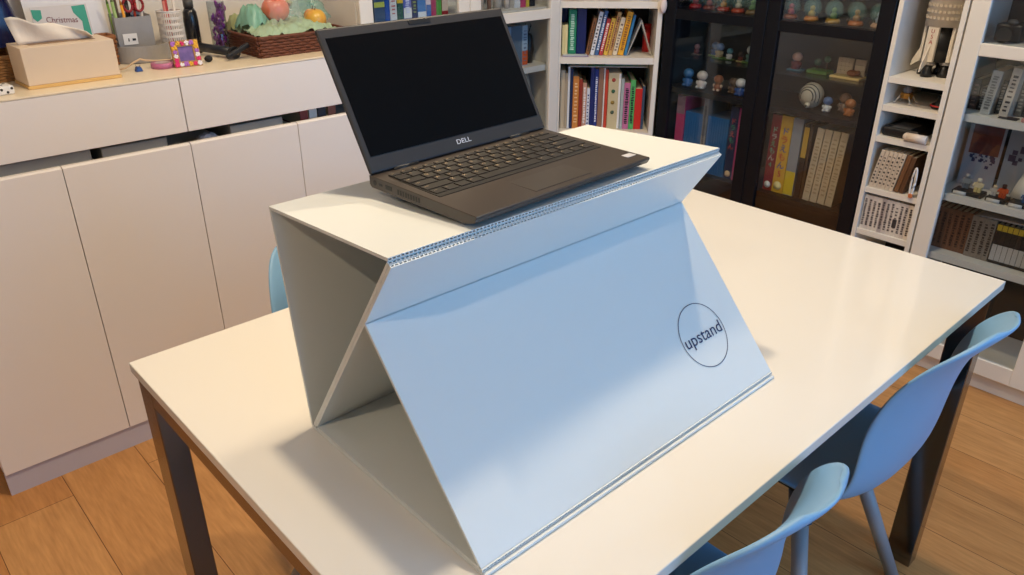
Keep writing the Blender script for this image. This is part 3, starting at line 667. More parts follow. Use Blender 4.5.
bases = [S(150, 30, 26), S(120, 60, 50), S(150, 50, 26), S(160, 60, 30), S(110, 90, 60), S(140, 70, 30), S(190, 120, 40), S(170, 130, 50), S(176, 100, 40), S(190, 150, 120)]
for i, s_ in enumerate((.085, .146, .208, .270, .328, .478, .555, .632, .710, .785)):
    globe(s_, cols[i], bases[i], 'snow globe with %s ornament, number %s from the left in the cabinet' % (names[i], 'first second third fourth fifth sixth seventh eighth ninth tenth'.split()[i]))
for i, s_ in enumerate((.115, .177, .239, .300, .518, .594, .671, .748)):
    globe(s_, S(60, 90, 100), S(60, 50, 44), 'teal globe imitating a reflection in the back row, behind the %s' % ['red and pink globes', 'pink and gold globes', 'gold and white globes', 'white and green globes', 'rose and cream globes', 'cream and green globes', 'pale green and tan globes', 'tan and white globes'][i], .145, .028)  # back row of globes modelled in place of the front row's reflection
# leaning sign plate with small relief lettering marks at the bottom of the cabinet
q = tag(MB().box((0, 0, 0), (.22, .006, .05), .001).build('name_plate', cmat(S(38, 30, 28), .4)), 'dark plate lying at the bottom of the black cabinet', 'plate'); q.location = at('R', .56, .06, .392); q.rotation_euler.z = R(-90)
bpy.data.objects.remove(q)

# ---- narrow tower
XR = ang_of('R')
rk = thing('toy_rocket', 'white and black toy brick rocket on the narrow shelf tower', 'toy rocket', at('R', .964, .12, .9405), XR)
RW = cmat(S(228, 218, 202), .35)
MB().lathe([(0, .150), (.053, .150), (.053, .42), (.045, .45), (0, .45)], 28, smooth=True).build('upper_stage', RW, rk)
q = MB()
for k in range(3):
    for i in range(28):
        a = 2*math.pi*i/28; q.box((-.0042, -.0012, -.004), (.0042, .0012, .004), 0, 1, Matrix.Rotation(a, 4, 'Z') @ Matrix.Translation((0, -.0535, .175+.018*k)))
q.build('brick_band', cmat(S(200, 186, 166), .5), rk)
MB().lathe([(0, .045), (.040, .045), (.040, .1495), (0, .1495)], 24).build('core', BLK, rk)
for k in range(4):
    a = R(90*k-18+8)
    Mk = Matrix.Rotation(a, 4, 'Z')
    pn = MB(); pn.box((-.017, -.050, .046), (.017, -.0402, .1495), .001, 1, Mk); pan = pn.build('white_panel', RW, rk)
    text('lettering', 'U', .017, cmat(S(170, 40, 36)), pan, Mk @ facing_y(0, -.0505, .136)); text('lettering', 'S', .017, cmat(S(170, 40, 36)), pan, Mk @ facing_y(0, -.0505, .120)); text('lettering', 'A', .017, cmat(S(170, 40, 36)), pan, Mk @ facing_y(0, -.0505, .104))
    MB().prism([(.0502, .095), (.0502, .040), (.079, .018), (.077, .036)], -.002, .002, 'x', 0, Mk @ Matrix.Rotation(R(180), 4, 'Z')).build('fin', RW, rk)
    ec = Mk @ Matrix.Translation((0, -.033, 0))
    MB().lathe([(0, .036), (.016, .036), (.016, .0449), (0, .0449)], 16, ec).build('engine_collar', cmat(S(150, 146, 144), .4), rk)
    MB().lathe([(0, 0), (.018, 0), (.016, .012), (.011, .02), (.013, .0355), (0, .0355)], 16, ec).build('engine_bell', BLK, rk)
ld = thing('lander_model', 'small silver and gold lander model on the narrow tower', 'model', at('R', .918, .075, .8525), XR)
MB().lathe([(0, .016), (.018, .016), (.021, .024), (.018, .033), (0, .033)], 8, smooth=False).build('descent_stage', mat('gold_foil', S(170, 120, 50), .35, metal=.7, noise=.3, nscale=80), ld)
MB().lathe([(0, .0335), (.012, .0335), (.013, .044), (.007, .052), (0, .052)], 8, smooth=False).build('ascent_stage', cmat(S(130, 130, 140), .35), ld)
for k in range(4):
    a = R(45+90*k); p = Vector((math.cos(a), math.sin(a), 0))
    MB().tube(p*.018+Vector((0, 0, .026)), p*.034+Vector((0, 0, .002)), .0016, n=6).ball(p*.034+Vector((0, 0, .003)), .005, (1, 1, .6), 8).build('leg', cmat(S(214, 204, 190), .3), ld)
rv = thing('red_black_disc', 'black round toy with a red stripe right of the lander model', 'toy', at('R', 1.020, .075, .8525), XR)
MB().lathe([(0, 0), (.020, 0), (.024, .006), (.020, .014), (.008, .022), (.006, .04), (0, .04)], 24).build('body', BLK, rv)
MB().lathe([(.0235, .007), (.0248, .008), (.0248, .010), (.022, .0115)], 24, cap=False).build('red_stripe', cmat(S(210, 50, 50)), rv)
bx = thing('black_case', 'flat black case with a grey label on the narrow tower', 'case', at('R', .886, .02, .7525), XR)
MB().box((0, 0, 0), (.115, .16, .030), .008, 3).build('case_body', BLK, bx); MB().box((.025, .01, .030), (.085, .10, .0308)).build('label_plate', cmat(S(120, 118, 114)), bx)
rl = thing('white_roll', 'white rolled tube lying in front of the black case', 'roll', at('R', .982, .003, .7525), XR)
MB().tube((0, 0, .0145), (.060, -.0, .0145), .0135, .0135).ball((0, 0, .0145), .0135).build('tube_body', cmat(S(222, 206, 190), .4), rl)
rl.location = at('R', .975, .004, .7525); 
Z = .5805
for i in range(6):
    book('R', .884+i*.0135, Z, .012, .128, .14, S(214, 198, 178), 'white game case %s from the left in the leaning row on the tower' % 'first second third fourth fifth sixth'.split()[i], 9, .012, 'white leaning game cases', 2, S(60, 54, 50), name='book')
book('R', .9665, Z, .014, .128, .14, S(120, 84, 56), 'brown book right of the leaning white cases', 9, .014)
book('R', .9820, Z, .014, .124, .14, S(96, 66, 44), 'dark brown book next to the white cable', 9, .014)
cb = thing('white_cable', 'coiled white cable hanging over the shelf edge of the tower', 'cable', at('R', 1.028, .004, .5805), XR)
MB().path([(.006*math.cos(a), -.008, .052+.046*math.sin(a)) for a in [R(12*k) for k in range(31)]], .0028).build('cable_loop', WT, cb)
MB().path([(-.004+.005*math.cos(a), -.003, .045+.040*math.sin(a)) for a in [R(12*k) for k in range(31)]], .0026).build('cable_loop', WT, cb)
MB().box((-.006, -.012, 0), (.006, -.002, .014), .002).build('plug', cmat(S(206, 120, 70)), cb)
Z = .4325
for i in range(11):
    c_ = [S(222, 212, 202), S(214, 204, 196), S(190, 176, 170), S(226, 216, 204)][(0, 1, 0, 3, 2, 1, 0, 3, 0, 1, 3)[i]]
    book('R', .8825+i*.0148, Z, .0142, .118, .11, c_, 'pale comic volume, %s from the left in the lowest visible tower row' % 'first second third fourth fifth sixth seventh eighth ninth tenth eleventh'.split()[i], 0, .012, 'pale comic volumes in the tower', 1 if i != 7 else 2, S(60, 56, 60), twoc=(.25, .5, S(60, 60, 64)) if i == 7 else None)

# ---- right white bookcase
Z = 1.0665
t = thing('camera', 'black camera with strap on the top shelf of the right bookcase', 'camera', at('R', 1.150, .10, Z), XR)
MB().box((-.03, -.02, 0), (.04, .03, .05), .006).build('camera_body', BLK, t); MB().tube((.005, -.021, .024), (.005, -.055, .0225), .019, .021, 20).build('lens', mat('lens_black', S(10, 10, 12), .15), t)
MB().ball((.012, -.02, .056), .012, (1.2, 1, .7)).build('flash_hump', GREYF, t)
t = thing('black_case', 'long black case right of the camera on the top shelf', 'case', at('R', 1.205, .13, Z), XR)
MB().box((0, 0, 0), (.20, .12, .075), .008).build('case_body', BLK, t); MB().box((-.001, -.001, .042), (.201, .121, .045)).build('seam', cmat(S(120, 120, 120), .3), t)
Z = .8625; gR = 'cases behind the glass of the right bookcase'
for s_, t_, h_, c_, l_, mk, mc, dep, ln in [(1.094, .022, .090, S(96, 84, 80), 'grey brown case leftmost behind the right glass', 2, S(170, 140, 130), .10, 0), (1.118, .022, .07, S(30, 30, 34), 'black case behind the right glass', 1, S(160, 160, 160), .10, 0),
      (1.1430, .027, .128, S(176, 176, 172), 'pale grey case with dark print standing in front', 1, S(110, 110, 110), .055, 4), (1.1950, .024, .142, S(206, 196, 182), 'tall cream case with dark print behind the right glass', 2, S(60, 56, 60), .055, 3),
      (1.172, .018, .10, S(50, 60, 66), 'dark slate case between the grey and the cream one', 1, S(150, 150, 150), .09, 0), (1.222, .020, .13, S(120, 112, 102), 'brown grey case right of the cream one', 2, S(190, 180, 160), .10, 0),
      (1.244, .02, .125, S(84, 80, 78), 'dark grey case near the frame edge', 2, S(190, 190, 190), .10, 0), (1.266, .022, .12, S(150, 140, 128), 'tan case near the right picture edge', 1, S(60, 60, 60), .10, 0), (1.29, .022, .12, S(60, 56, 56), 'charcoal case at the right picture edge', 1, S(200, 200, 200), .10, 0)]:
    book('R', s_, Z, t_, h_, .13, c_, l_, ln, dep, gR, mk, mc)
cd = tag(MB().box((0, 0, 0), (.05, .03, .003), .001).build('dark_card', cmat(S(50, 40, 36))), 'small dark card lying on the shelf before the cream case', 'card'); cd.location = at('R', 1.20, .038, Z); cd.rotation_euler.z = XR
er = tag(MB().box((0, 0, 0), (.022, .02, .012), .004).build('eraser', cmat(S(214, 150, 140))), 'pink eraser on the shelf near the right picture edge', 'eraser'); er.location = at('R', 1.262, .032, Z); er.rotation_euler.z = XR
Z = .6125
for s0, l_, cc in ((1.10, 'upright picture card with a dark red and blue print', 0), (1.215, 'upright pale picture card with violet shapes', 1), (1.325, 'pale picture card at the right picture edge', 1)):
    t = thing('picture_card', l_, 'picture', at('R', s0, .16, Z), XR, 'picture cards behind the small figures')
    MB().box((0, 0, 0), (.105, .004, .205), .0008, 1).build('card_sheet', cmat(S(170, 172, 180), .5), t)
    if cc == 0: MB().box((.012, -.0008, .105), (.098, .0001, .195)).build('print_area', mat('dark_print', S(60, 32, 34), .5, noise=.9, nscale=70, tint=S(150, 70, 50)), t)
    q = MB(); rd = random.Random(int(s0*100))
    for i in range(26 if cc == 0 else 10):
        x, z_ = rd.uniform(.02, .09), (.105-abs(rd.gauss(0, .018)) if cc == 0 else rd.uniform(.06, .18)); r_ = rd.uniform(.002, .005)*(1 if cc == 0 else 2.2)
        q.box((x-r_, -.0008, z_-r_), (x+r_, .0001, z_+r_), 0, 1)
    q.build('print_marks', cmat(S(40, 48, 96) if cc == 0 else S(92, 76, 96)), t)
def minifig(s_, dep, z, torso, leg, l_, head=S(230, 200, 120), h=.042):
    t = thing('brick_figure', l_, 'toy figure', at('R', s_, dep, z), XR, 'brick figures in the right bookcase')
    k = h/.042
    for sx in (-1, 1):
        MB().box((sx*.0045*k-.004*k, -.004*k, 0), (sx*.0045*k+.004*k, .004*k, .013*k), .0006, 1).build('leg', cmat(leg), t)
        MB().tube((sx*.010*k, 0, .025*k), (sx*.012*k, -.006*k, .016*k), .0024*k, n=8).build('arm', cmat(torso), t)
    MB().prism([(-.0095*k, .0135*k), (.0095*k, .0135*k), (.0075*k, .027*k), (-.0075*k, .027*k)], -.004*k, .004*k, 'y', .0005).build('torso', cmat(torso), t)
    MB().lathe([(0, .0275*k), (.0055*k, .0275*k), (.006*k, .034*k), (.005*k, .038*k), (0, .038*k)], 14).build('head', cmat(head), t)
    return t
for s0, w_, l_ in ((1.128, .085, 'left black figure stand with a white name strip'), (1.224, .055, 'middle black figure stand with a white name strip'), (1.285, .06, 'right black figure stand with a white name strip')):
    t = thing('figure_stand', l_, 'stand', at('R', s0, .045, Z), XR, 'figure stands in the right bookcase')
    MB().box((0, 0, 0), (w_, .055, .012), .002).build('stand_block', BLK, t)
    MB().tube((.006, -.002, .006), (.042, -.002, .006), .0055, n=12).build('name_strip', cmat(S(220, 214, 206)), t)
Z2 = Z+.0122
minifig(1.152, .085, Z2, S(150, 156, 160), S(110, 116, 124), 'grey brick robot figure on the left stand', S(150, 156, 160), .05)
minifig(1.192, .070, Z2, S(232, 214, 170), S(226, 200, 130), 'cream brick figure on the left stand', S(224, 214, 190), .048)
minifig(1.236, .075, Z2, S(214, 206, 196), S(200, 190, 180), 'pale brick figure on the middle stand', S(222, 200, 160), .036)
minifig(1.262, .070, Z2, S(206, 84, 36), S(196, 74, 30), 'orange brick figure on the middle stand', S(80, 40, 30), .046)
minifig(1.325, .070, Z2, S(70, 96, 140), S(70, 96, 140), 'blue brick figure on the right stand', S(170, 120, 90), .040)
t = thing('white_droid_toy', 'white cone-bodied toy behind the orange brick figure', 'toy', at('R', 1.300, .125, Z), XR)
MB().lathe([(0, 0), (.034, 0), (.026, .04), (.012, .085), (0, .085)], 20).build('cone_body', cmat(S(228, 218, 204), .45), t); MB().ball((0, 0, .094), .013).build('head', cmat(S(60, 44, 40)), t)
Z = .4155
for i in range(6): book('R', 1.094+i*.0176, Z, .017, .138, .12, S(128, 84, 58), 'brown comic volume, %s from the left behind the right glass' % 'first second third fourth fifth sixth'.split()[i], 0, .075, 'brown comic volumes', 1, S(60, 36, 28))
for i in range(4): book('R', 1.201+i*.0176, Z, .017, .136, .12, S(150, 134, 118), 'grey beige comic volume, %s from the left behind the right glass' % 'first second third fourth'.split()[i], 0, .07, 'grey beige comic volumes', 1, S(60, 50, 46))
for i in range(9): book('R', 1.274+i*.0150, Z, .0146, .130, .12, S(48, 40, 36), 'black comic volume with yellow top, %s from the left' % 'first second third fourth fifth sixth seventh eighth ninth'.split()[i], 0, .07, 'black comic volumes with yellow tops', 0, None, twoc=(.08, .48, S(196, 190, 184)))
for i in range(9):
    b_ = bpy.data.objects['book.%03d' % (len([o for o in bpy.data.objects if o.name == 'book' or o.name.startswith('book.')])-9+i)]
    MB().box((.0006, -.0008, .108), (.014, .0002, .127)).build('spine_label', cmat(S(214, 180, 50)), b_)
ps = tag(MB().prism([(0, 0), (.16, 0), (.16, .0015), (.08, .006), (0, .0015)], 0, .11, 'y').build('paper_sheet', cmat(S(190, 184, 176), .6)), 'pale curved sheet lying on the comics of the right bookcase', 'paper'); ps.location = at('R', 1.215, .075, .5525); ps.rotation_euler.z = XR

# ------------------------------------------------------------------ things on the sideboard
CZ = 1.0222
tbx = thing('tissue_box', 'pale wooden tissue box with a white tissue rising from it', 'tissue box', (.150, .935, CZ), R(2))
WD = mat('pale_wood', S(226, 204, 178), .5, noise=.08, nscale=14)
q = MB(); q.box((0, 0, .008), (.212, .11, .095), .001, 1); q.build('box_body', WD, tbx); MB().box((-.002, -.002, 0), (.214, .112, .0078), .001, 1).build('base_board', mat('yellow_pine', S(226, 184, 112), .5, noise=.1, nscale=20), tbx)
MB().box((.03, .035, .0951), (.182, .075, .0956)).build('slot', cmat(S(150, 120, 90)), tbx)
bm = bmesh.new(); g_ = []
for i in range(15):
    row = []
    for j in range(9):
        u_, v_ = i/14, j/8
        x = .012+.165*u_+.0*v_; top = .058*(1-u_)**.55+.006*math.sin(u_*14)*(1-u_)+.004
        y = .055+.012*math.sin(u_*9+v_*2)*v_ - .012*v_
        row.append(bm.verts.new((x-.014*v_*(1-u_), y, .096+top*v_)))
    g_.append(row)
for i in range(14):
    for j in range(8): f = bm.faces.new([g_[i][j], g_[i+1][j], g_[i+1][j+1], g_[i][j+1]]); f.smooth = True
m = MB(); m.bm.free(); m.bm = bm; ts = m.build('tissue', mat('tissue_white', S(240, 230, 216), .85, noise=.05, nscale=60, bump=.5), tbx); so = ts.modifiers.new('s', 'SOLIDIFY'); so.thickness = .0015
# paper sheet and christmas card leaning on the wall
ph = tag(MB().box((0, 0, 0), (.195, .002, .25)).build('paper_sheet', cmat(S(232, 230, 232), .7)), 'large white paper with a pencil doodle standing behind the tissue box', 'paper'); ph.location = (.238, 1.19, CZ+.0); ph.rotation_euler = (R(-9), 0, 0)
q = MB(); q.path([(.055+.012*math.cos(a)*(1+.2*math.sin(3*a)), -.0008, .183+.009*math.sin(a)) for a in [R(15*k) for k in range(30)]], .0006, 5); q.path([(.07+.003*k, -.0008, .176+.002*math.sin(k*1.4)) for k in range(10)], .0006, 5); q.build('pencil_doodle', cmat(S(80, 80, 90)), ph)
cdp = tag(MB().box((0, 0, 0), (.155, .0015, .088)).build('christmas_card', cmat(S(212, 206, 204), .6)), 'handwritten card with teal corner shapes leaning on the white paper', 'card'); cdp.location = (.243, 1.155, CZ+.018); cdp.rotation_euler = (R(-9), 0, 0)
TEAL = cmat(S(60, 158, 134), .6)
MB().prism([(.002, .082), (.002, .062), (.012, .052), (.026, .060), (.028, .080)], -.0006, -.0001, 'y').build('teal_shape', TEAL, cdp)
MB().prism([(.112, .084), (.150, .086), (.150, .004), (.128, .002), (.132, .045), (.114, .068)], -.0006, -.0001, 'y').build('teal_shape', TEAL, cdp)
text('handwriting', 'Christmas', .021, cmat(S(120, 50, 50)), cdp, facing_y(.078, -.0008, .052, R(-3)), .0001)
text('handwriting', 'to you', .013, cmat(S(130, 70, 70)), cdp, facing_y(.062, -.0008, .064, R(-3)), .0001)
cdp.location.z = CZ+.072; cdp.scale.x = .88
bpy.data.objects.remove(bpy.data.objects['handwriting.001'])
st_ = tag(MB().box((0, 0, 0), (.12, .03, .0715), .001).build('card_block', cmat(S(196, 180, 160))), 'pale wooden block holding the handwritten card', 'block'); st_.location = (.25, 1.145, CZ)
bg = thing('dark_blue_bag', 'glossy dark blue bag at the far left of the sideboard', 'bag', (.125, 1.21, CZ+.066))
NAVY = mat('navy_foil', S(18, 22, 70), .25, noise=.5, nscale=18, bump=.8)
MB().crumple(.17, .09, .19, .02, 5, 16, 10).build('bag_body', NAVY, bg, smooth=True); MB().path([(-.03, -.03, .19), (-.02, -.035, .23), (.02, -.035, .23), (.03, -.03, .19)], .004).build('handle', BLK, bg)
WICK = mat('wicker_light', S(170, 120, 66), .7, noise=.5, nscale=60, bump=1)
def wicker(w_, d, h, name, label, m, loc, rz=0., flare=.01, ns=9):
    t = thing(name, label, 'basket', loc, rz)
    q = MB(); per = 2*(w_+d)
    def rect(u, off):     # point on the rectangle outline
        W, D = w_+2*off, d+2*off; u = u*2*(W+D)
        if u < W: return (-off+u, -off)
        u -= W
        if u < D: return (w_+off, -off+u)
        u -= D
        if u < W: return (w_+off-u, d+off)
        u -= W; return (-off, d+off-u)
    n = 64
    for k in range(ns):
        z = h*(k+.5)/ns; off = flare*z/h; pts = []
        for i in range(n+1):
            x, y = rect((i % n)/n, off+(.0018 if (i+k) % 2 else -.0018)); pts.append((x, y, z))
        q.path(pts, h/ns*.58, 5)
    q.build('woven_side', m, t)
    MB().box((0, 0, 0), (w_, d, .004)).build('basket_bottom', m, t)
    rm = MB(); rm.path([(*rect((i % n)/n, flare+.001), h) for i in range(n+1)], .005, 6); rm.build('rim', m, t)
    return t
wicker(.218, .16, .06, 'wicker_basket', 'light wicker basket under the dark blue bag at the left', WICK, (-.045, 1.075, CZ))
bg.location = (.128, 1.165, CZ+.066)
dm = tag(MB().box((0, 0, 0), (.05, .045, .02), .004).build('dotted_box', WT), 'white box with black dots at the left picture edge', 'box'); dm.location = (.065, .905, CZ); dm.rotation_euler.z = R(8)
q = MB()
for x, z in ((.01, .006), (.022, .013), (.034, .006), (.044, .014)): q.lathe([(0, 0), (.003, 0), (.003, .0006), (0, .0006)], 10, Matrix.Translation((x, 0, z)) @ Matrix.Rotation(R(90), 4, 'X'))
for x, y in ((.012, .012), (.03, .02), (.040, .034), (.016, .034)): q.lathe([(0, .02), (.003, .02), (.003, .0206), (0, .0206)], 10, Matrix.Translation((x, y, 0)))
q.build('black_dots', BLK, dm)
wicker(.042, .05, .075, 'wicker_basket', 'small brown wicker basket between the tissue box and the desk organiser', mat('wicker_brown', S(160, 100, 52), .7, noise=.5, nscale=60, bump=1), (.372, 1.125, CZ), ns=8, flare=.004)
# desk organiser
og = thing('desk_organiser', 'translucent grey desk organiser with a rounded tray and a tall pen pocket', 'organiser', (.422, 1.115, CZ), R(-4))
GP = film('grey_translucent', S(176, 172, 168), .78, .3)
q = MB(); n = 20
pts = [(.135*0+.068+.072*math.cos(R(180+180*i/n)), .035+.05*math.sin(R(180+180*i/n))) for i in range(n+1)]
pin = [(.068+.069*math.cos(R(360-180*i/n)), .035+.047*math.sin(R(360-180*i/n))) for i in range(n+1)]
q.prism(pts+pin, 0, .045, 'z'); q.prism(pts, 0, .003, 'z'); q.build('front_tray', GP, og)
q = MB(); q.box((.012, .036, 0), (.108, .039, .118)); q.box((.012, .092, 0), (.108, .095, .124)); q.box((.012, .039, 0), (.015, .092, .121)); q.box((.105, .039, 0), (.108, .092, .121)); q.box((.015, .039, 0), (.105, .092, .003)); q.build('pen_pocket', GP, og)
MB().box((.025, .0335, .046), (.062, .0355, .075)).build('white_label', WT, og); MB().box((.037, .0328, .055), (.040, .0334, .063)).box((.048, .0328, .056), (.057, .0334, .062)).build('label_mark', BLK, og)
def pen(x, y, h, c_, l_, lx=0., r_=.0035, nm='pen'):
    t = thing(nm, l_, nm, (.434+x*.85, 1.110+y, CZ+.0035), 0, 'pens in the desk organiser', lx)
    MB().tube((0, 0, 0), (0, 0, h), r_, n=8).build('barrel', cmat(c_, .35), t); MB().tube((0, 0, h+.0002), (0, 0, h+.016), r_, r_*.3, 8).build('tip', cmat(tuple(v*.5 for v in c_), .35), t)
pen(.012, .070, .150, S(120, 160, 60), 'green pen leftmost in the desk organiser', -.05); pen(.022, .06, .155, S(150, 180, 110), 'pale green pen second in the desk organiser', -.04, .0045)
pen(.036, .078, .165, S(80, 64, 50), 'dark brown pen in the desk organiser', -.03); pen(.050, .058, .145, S(236, 160, 40), 'orange yellow pencil in the desk organiser', -.06, .0038, 'pencil')
pen(.062, .075, .165, S(30, 26, 30), 'black marker in the desk organiser', 0, .006); pen(.096, .062, .160, S(210, 200, 190), 'white pen rightmost in the desk organiser', .03)
scs = thing('scissors', 'scissors with dark red handles standing in the desk organiser', 'scissors', (.500, 1.170, CZ+.006), R(-6))
for sx in (-1, 1):
    MB().path([(sx*.014+.012*math.cos(a), 0, .140+.017*math.sin(a)) for a in [R(20*k) for k in range(19)]], .0035, 8).build('finger_ring', cmat(S(150, 26, 30), .35), scs)
    MB().prism([(sx*.004-.004, 0), (sx*.001+.002, 0), (sx*.008+.004, .124), (sx*.008-.004, .124)], -.001+sx*.0012, .001+sx*.0012, 'y').build('blade', STEEL, scs)
pen(.082, .07, .15, S(200, 60, 40), 'red marker beside the scissors', .02, .006)
cup = thing('perforated_cup', 'white metal pen cup with rows of square holes', 'pen cup', (.592, 1.165, CZ), 0)
m = bmesh.new(); q = MB(); n, rr, hh = 36, .034, .125
for i in range(n):
    a0, a1, a2 = 2*math.pi*i/n, 2*math.pi*(i+.5)/n, 2*math.pi*(i+1)/n
    def bar(a, b, z0, z1):
        p = [(rr*math.cos(a), rr*math.sin(a)), (rr*math.cos(b), rr*math.sin(b)), ((rr-.0015)*math.cos(b), (rr-.0015)*math.sin(b)), ((rr-.0015)*math.cos(a), (rr-.0015)*math.sin(a))]; q.prism(p, z0, z1)
    bar(a0, a1, 0, hh)
    for k in range(8): bar(a1, a2, .0+k*.0165+(.004 if k else 0), .0165*k+.0105 if k < 7 else hh)
q.lathe([(0, 0), (rr, 0), (rr, .002), (0, .002)], 36); q.build('cup_body', cmat(S(226, 218, 208), .35), cup)
MB().path([(rr*math.cos(a), rr*math.sin(a), hh) for a in [R(10*k) for k in range(37)]], .0015, 6).build('rim', WT, cup)
for x, y, h_, c_, l_ in ((.580, 1.16, .15, S(200, 120, 110), 'pink pen in the white perforated cup'), (.594, 1.18, .16, S(190, 60, 60), 'red pen in the white perforated cup'), (.607, 1.16, .155, S(220, 210, 200), 'white pen in the white perforated cup')):
    t = thing('pen', l_, 'pen', (x, y, CZ+.003), 0, 'pens in the perforated cup'); MB().tube((0, 0, 0), (0, 0, h_), .004, n=8).build('barrel', cmat(c_), t); MB().tube((0, 0, h_+.0002), (0, 0, h_+.012), .004, .002, 8).build('tip', BLK, t)
bt = thing('black_bottle', 'black bottle between the perforated cup and the clear jar', 'bottle', (.655, 1.175, CZ)); MB().lathe([(0, 0), (.020, 0), (.021, .09), (.019, .115), (.012, .128), (0, .128)], 24).build('bottle_body', mat('bottle_black', S(26, 26, 30), .25, noise=.1), bt)
MB().lathe([(0, .1281), (.014, .1281), (.014, .15), (0, .15)], 18).build('cap', GREYF, bt)
def rosette(q, c, r_, rd):
    for k in range(5): a = 2*math.pi*k/5+rd.random(); q.ball((c[0]+r_*.55*math.cos(a), c[1], c[2]+r_*.55*math.sin(a)), r_*.5, (1, .5, 1), 8)
jr = thing('clear_jar', 'tall clear plastic jar filled with purple tinsel', 'jar', (.712, 1.12, CZ)); q = MB(); q.lathe([(.0, 0), (.024, 0), (.0245, .002), (.0245, .145), (.0235, .145), (.0235, .003), (0, .003)], 24, cap=False); q.build('jar_wall', glass('jar_plastic', .9), jr)
TIN = mat('purple_tinsel', S(190, 60, 180), .35, metal=.4, noise=.6, nscale=90, tint=S(70, 24, 90))
q = MB(); rd = random.Random(11)
for i in range(60): a = rd.uniform(0, 6.28); r_ = rd.uniform(.004, .017); z = rd.uniform(.01, .11); q.ball((r_*math.cos(a), r_*math.sin(a), z), rd.uniform(.003, .0055), (1, .5, 1.6), 6)
q.build('tinsel_filling', TIN, jr)
tl = MB()
for i in range(90): a = rd.uniform(0, 6.28); u_ = rd.random(); tl.ball((.010*math.cos(a)+.008*math.sin(u_*9), .010*math.sin(a), .006+.125*u_), rd.uniform(.003, .006), (1, .5, 1.7), 6)
tl = tag(tl.build('tinsel_garland', TIN), 'bunch of purple tinsel standing between the clear jar and the wicker tray', 'tinsel', kind='stuff'); tl.location = (.750, 1.19, CZ)
# flower photo frame
pf = thing('photo_frame', 'small square photo frame covered with pink, purple and yellow flowers', 'photo frame', (.512, .968, CZ), R(-3)); pf.rotation_euler.x = R(-12)
FW, FH = .074, .070
q = MB(); q.box((0, 0, 0), (FW, .008, .016)); q.box((0, 0, FH-.016), (FW, .008, FH)); q.box((0, 0, .016), (.017, .008, FH-.016)); q.box((FW-.017, 0, .016), (FW, .008, FH-.016)); q.build('frame_border', cmat(S(176, 130, 70)), pf)
MB().box((.017, .003, .016), (FW-.017, .006, FH-.016)).build('photo', mat('violet_photo', S(60, 50, 110), .4, noise=.8, nscale=60, tint=S(150, 110, 170)), pf)
fc = [S(222, 40, 110), S(240, 236, 240), S(176, 110, 200), S(236, 180, 50), S(214, 70, 90), S(240, 140, 180)]
k = 0
for px_, pz_ in [(x, z) for z in (.008, FH-.008) for x in (.007, .019, .031, .043, .055, .067)]+[(x, z) for x in (.008, FW-.008) for z in (.020, .030, .041, .052)]:
    q = MB(); r_ = random.Random(k).uniform(.0055, .0078); rosette(q, (px_, -.0015, pz_), r_, random.Random(k)); fl = q.build('flower', cmat(fc[(k*7+k//4*2) % 6]), pf); k += 1
sp = MB().box((FW*.4, .0085, .002), (FW*.6, .012, .05)).build('prop', cmat(S(120, 90, 60)), pf)
tr_ = thing('tape_roll', 'roll of translucent pink tape lying before the desk organiser', 'tape', (.492, 1.005, CZ)); q = MB(); q.lathe([(.020, 0), (.030, 0), (.030, .014), (.020, .014), (.020, 0)], 32, cap=False); q.build('tape_ring', film('pink_tape', S(206, 120, 160), .9), tr_); q = MB(); q.lathe([(.018, 0), (.0199, 0), (.0199, .014), (.018, .014), (.018, 0)], 32, cap=False); q.build('core', cmat(S(214, 190, 190)), tr_)
cdl = tag(MB().path([(-.055, .01, .004), (-.03, .0, .01), (-.005, .008, .020), (.010, .0, .028), (.025, .004, .022), (.045, -.004, .020), (.075, -.02, .021), (.095, -.01, .018), (.102, -.02, .008), (.104, -.035, .004)], .0024, 8).build('looped_string', cmat(S(206, 176, 140), .6)), 'beige string looping over the pink tape roll', 'string'); cdl.location = (.428, 1.01, CZ)
cl = thing('blue_clip', 'small blue clip beside the pink tape roll', 'clip', (.415, .985, CZ)); MB().prism([(0, 0), (.018, .0), (.014, .012), (.004, .012)], 0, .016, 'y', .001).build('clip_body', cmat(S(40, 80, 150), .4), cl); MB().path([(.005, .008, .012), (.002, .008, .02), (.016, .008, .02), (.013, .008, .012)], .001, 6).build('clip_wire', STEEL, cl)
bb_ = tag(MB().ball((0, 0, .009), .0095, (1.2, 1, .95)).build('black_ball', mat('black_rubber', S(18, 16, 18), .7, noise=.2, bump=.5)), 'small black ball right of the flower photo frame', 'ball'); bb_.location = (.618, 1.0, CZ)
# black hand pump lying against the basket
hp_ = thing('hand_pump', 'black tube-shaped hand pump with a cross handle lying before the wicker tray', 'hand pump', (.668, .975, CZ+.018), R(8))
q = MB(); q.tube((.028, .030, 0), (.004, .155, .004), .0125, .0125, 16); q.build('pump_tube', mat('pump_black', S(26, 28, 36), .35), hp_)
MB().tube((.030, .012, 0), (.0283, .0298, 0), .017, .014, 16).build('collar', BLK, hp_)
MB().box((-.040, -.006, -.007), (.040, .006, .007), .004, 2, Matrix.Translation((.030, 0, .006)) @ Matrix.Rotation(R(-20), 4, 'Y')).build('cross_handle', BLK, hp_)
MB().tube((.031, .004, 0), (.0302, .0118, 0), .006, n=12).build('rod', STEEL, hp_)
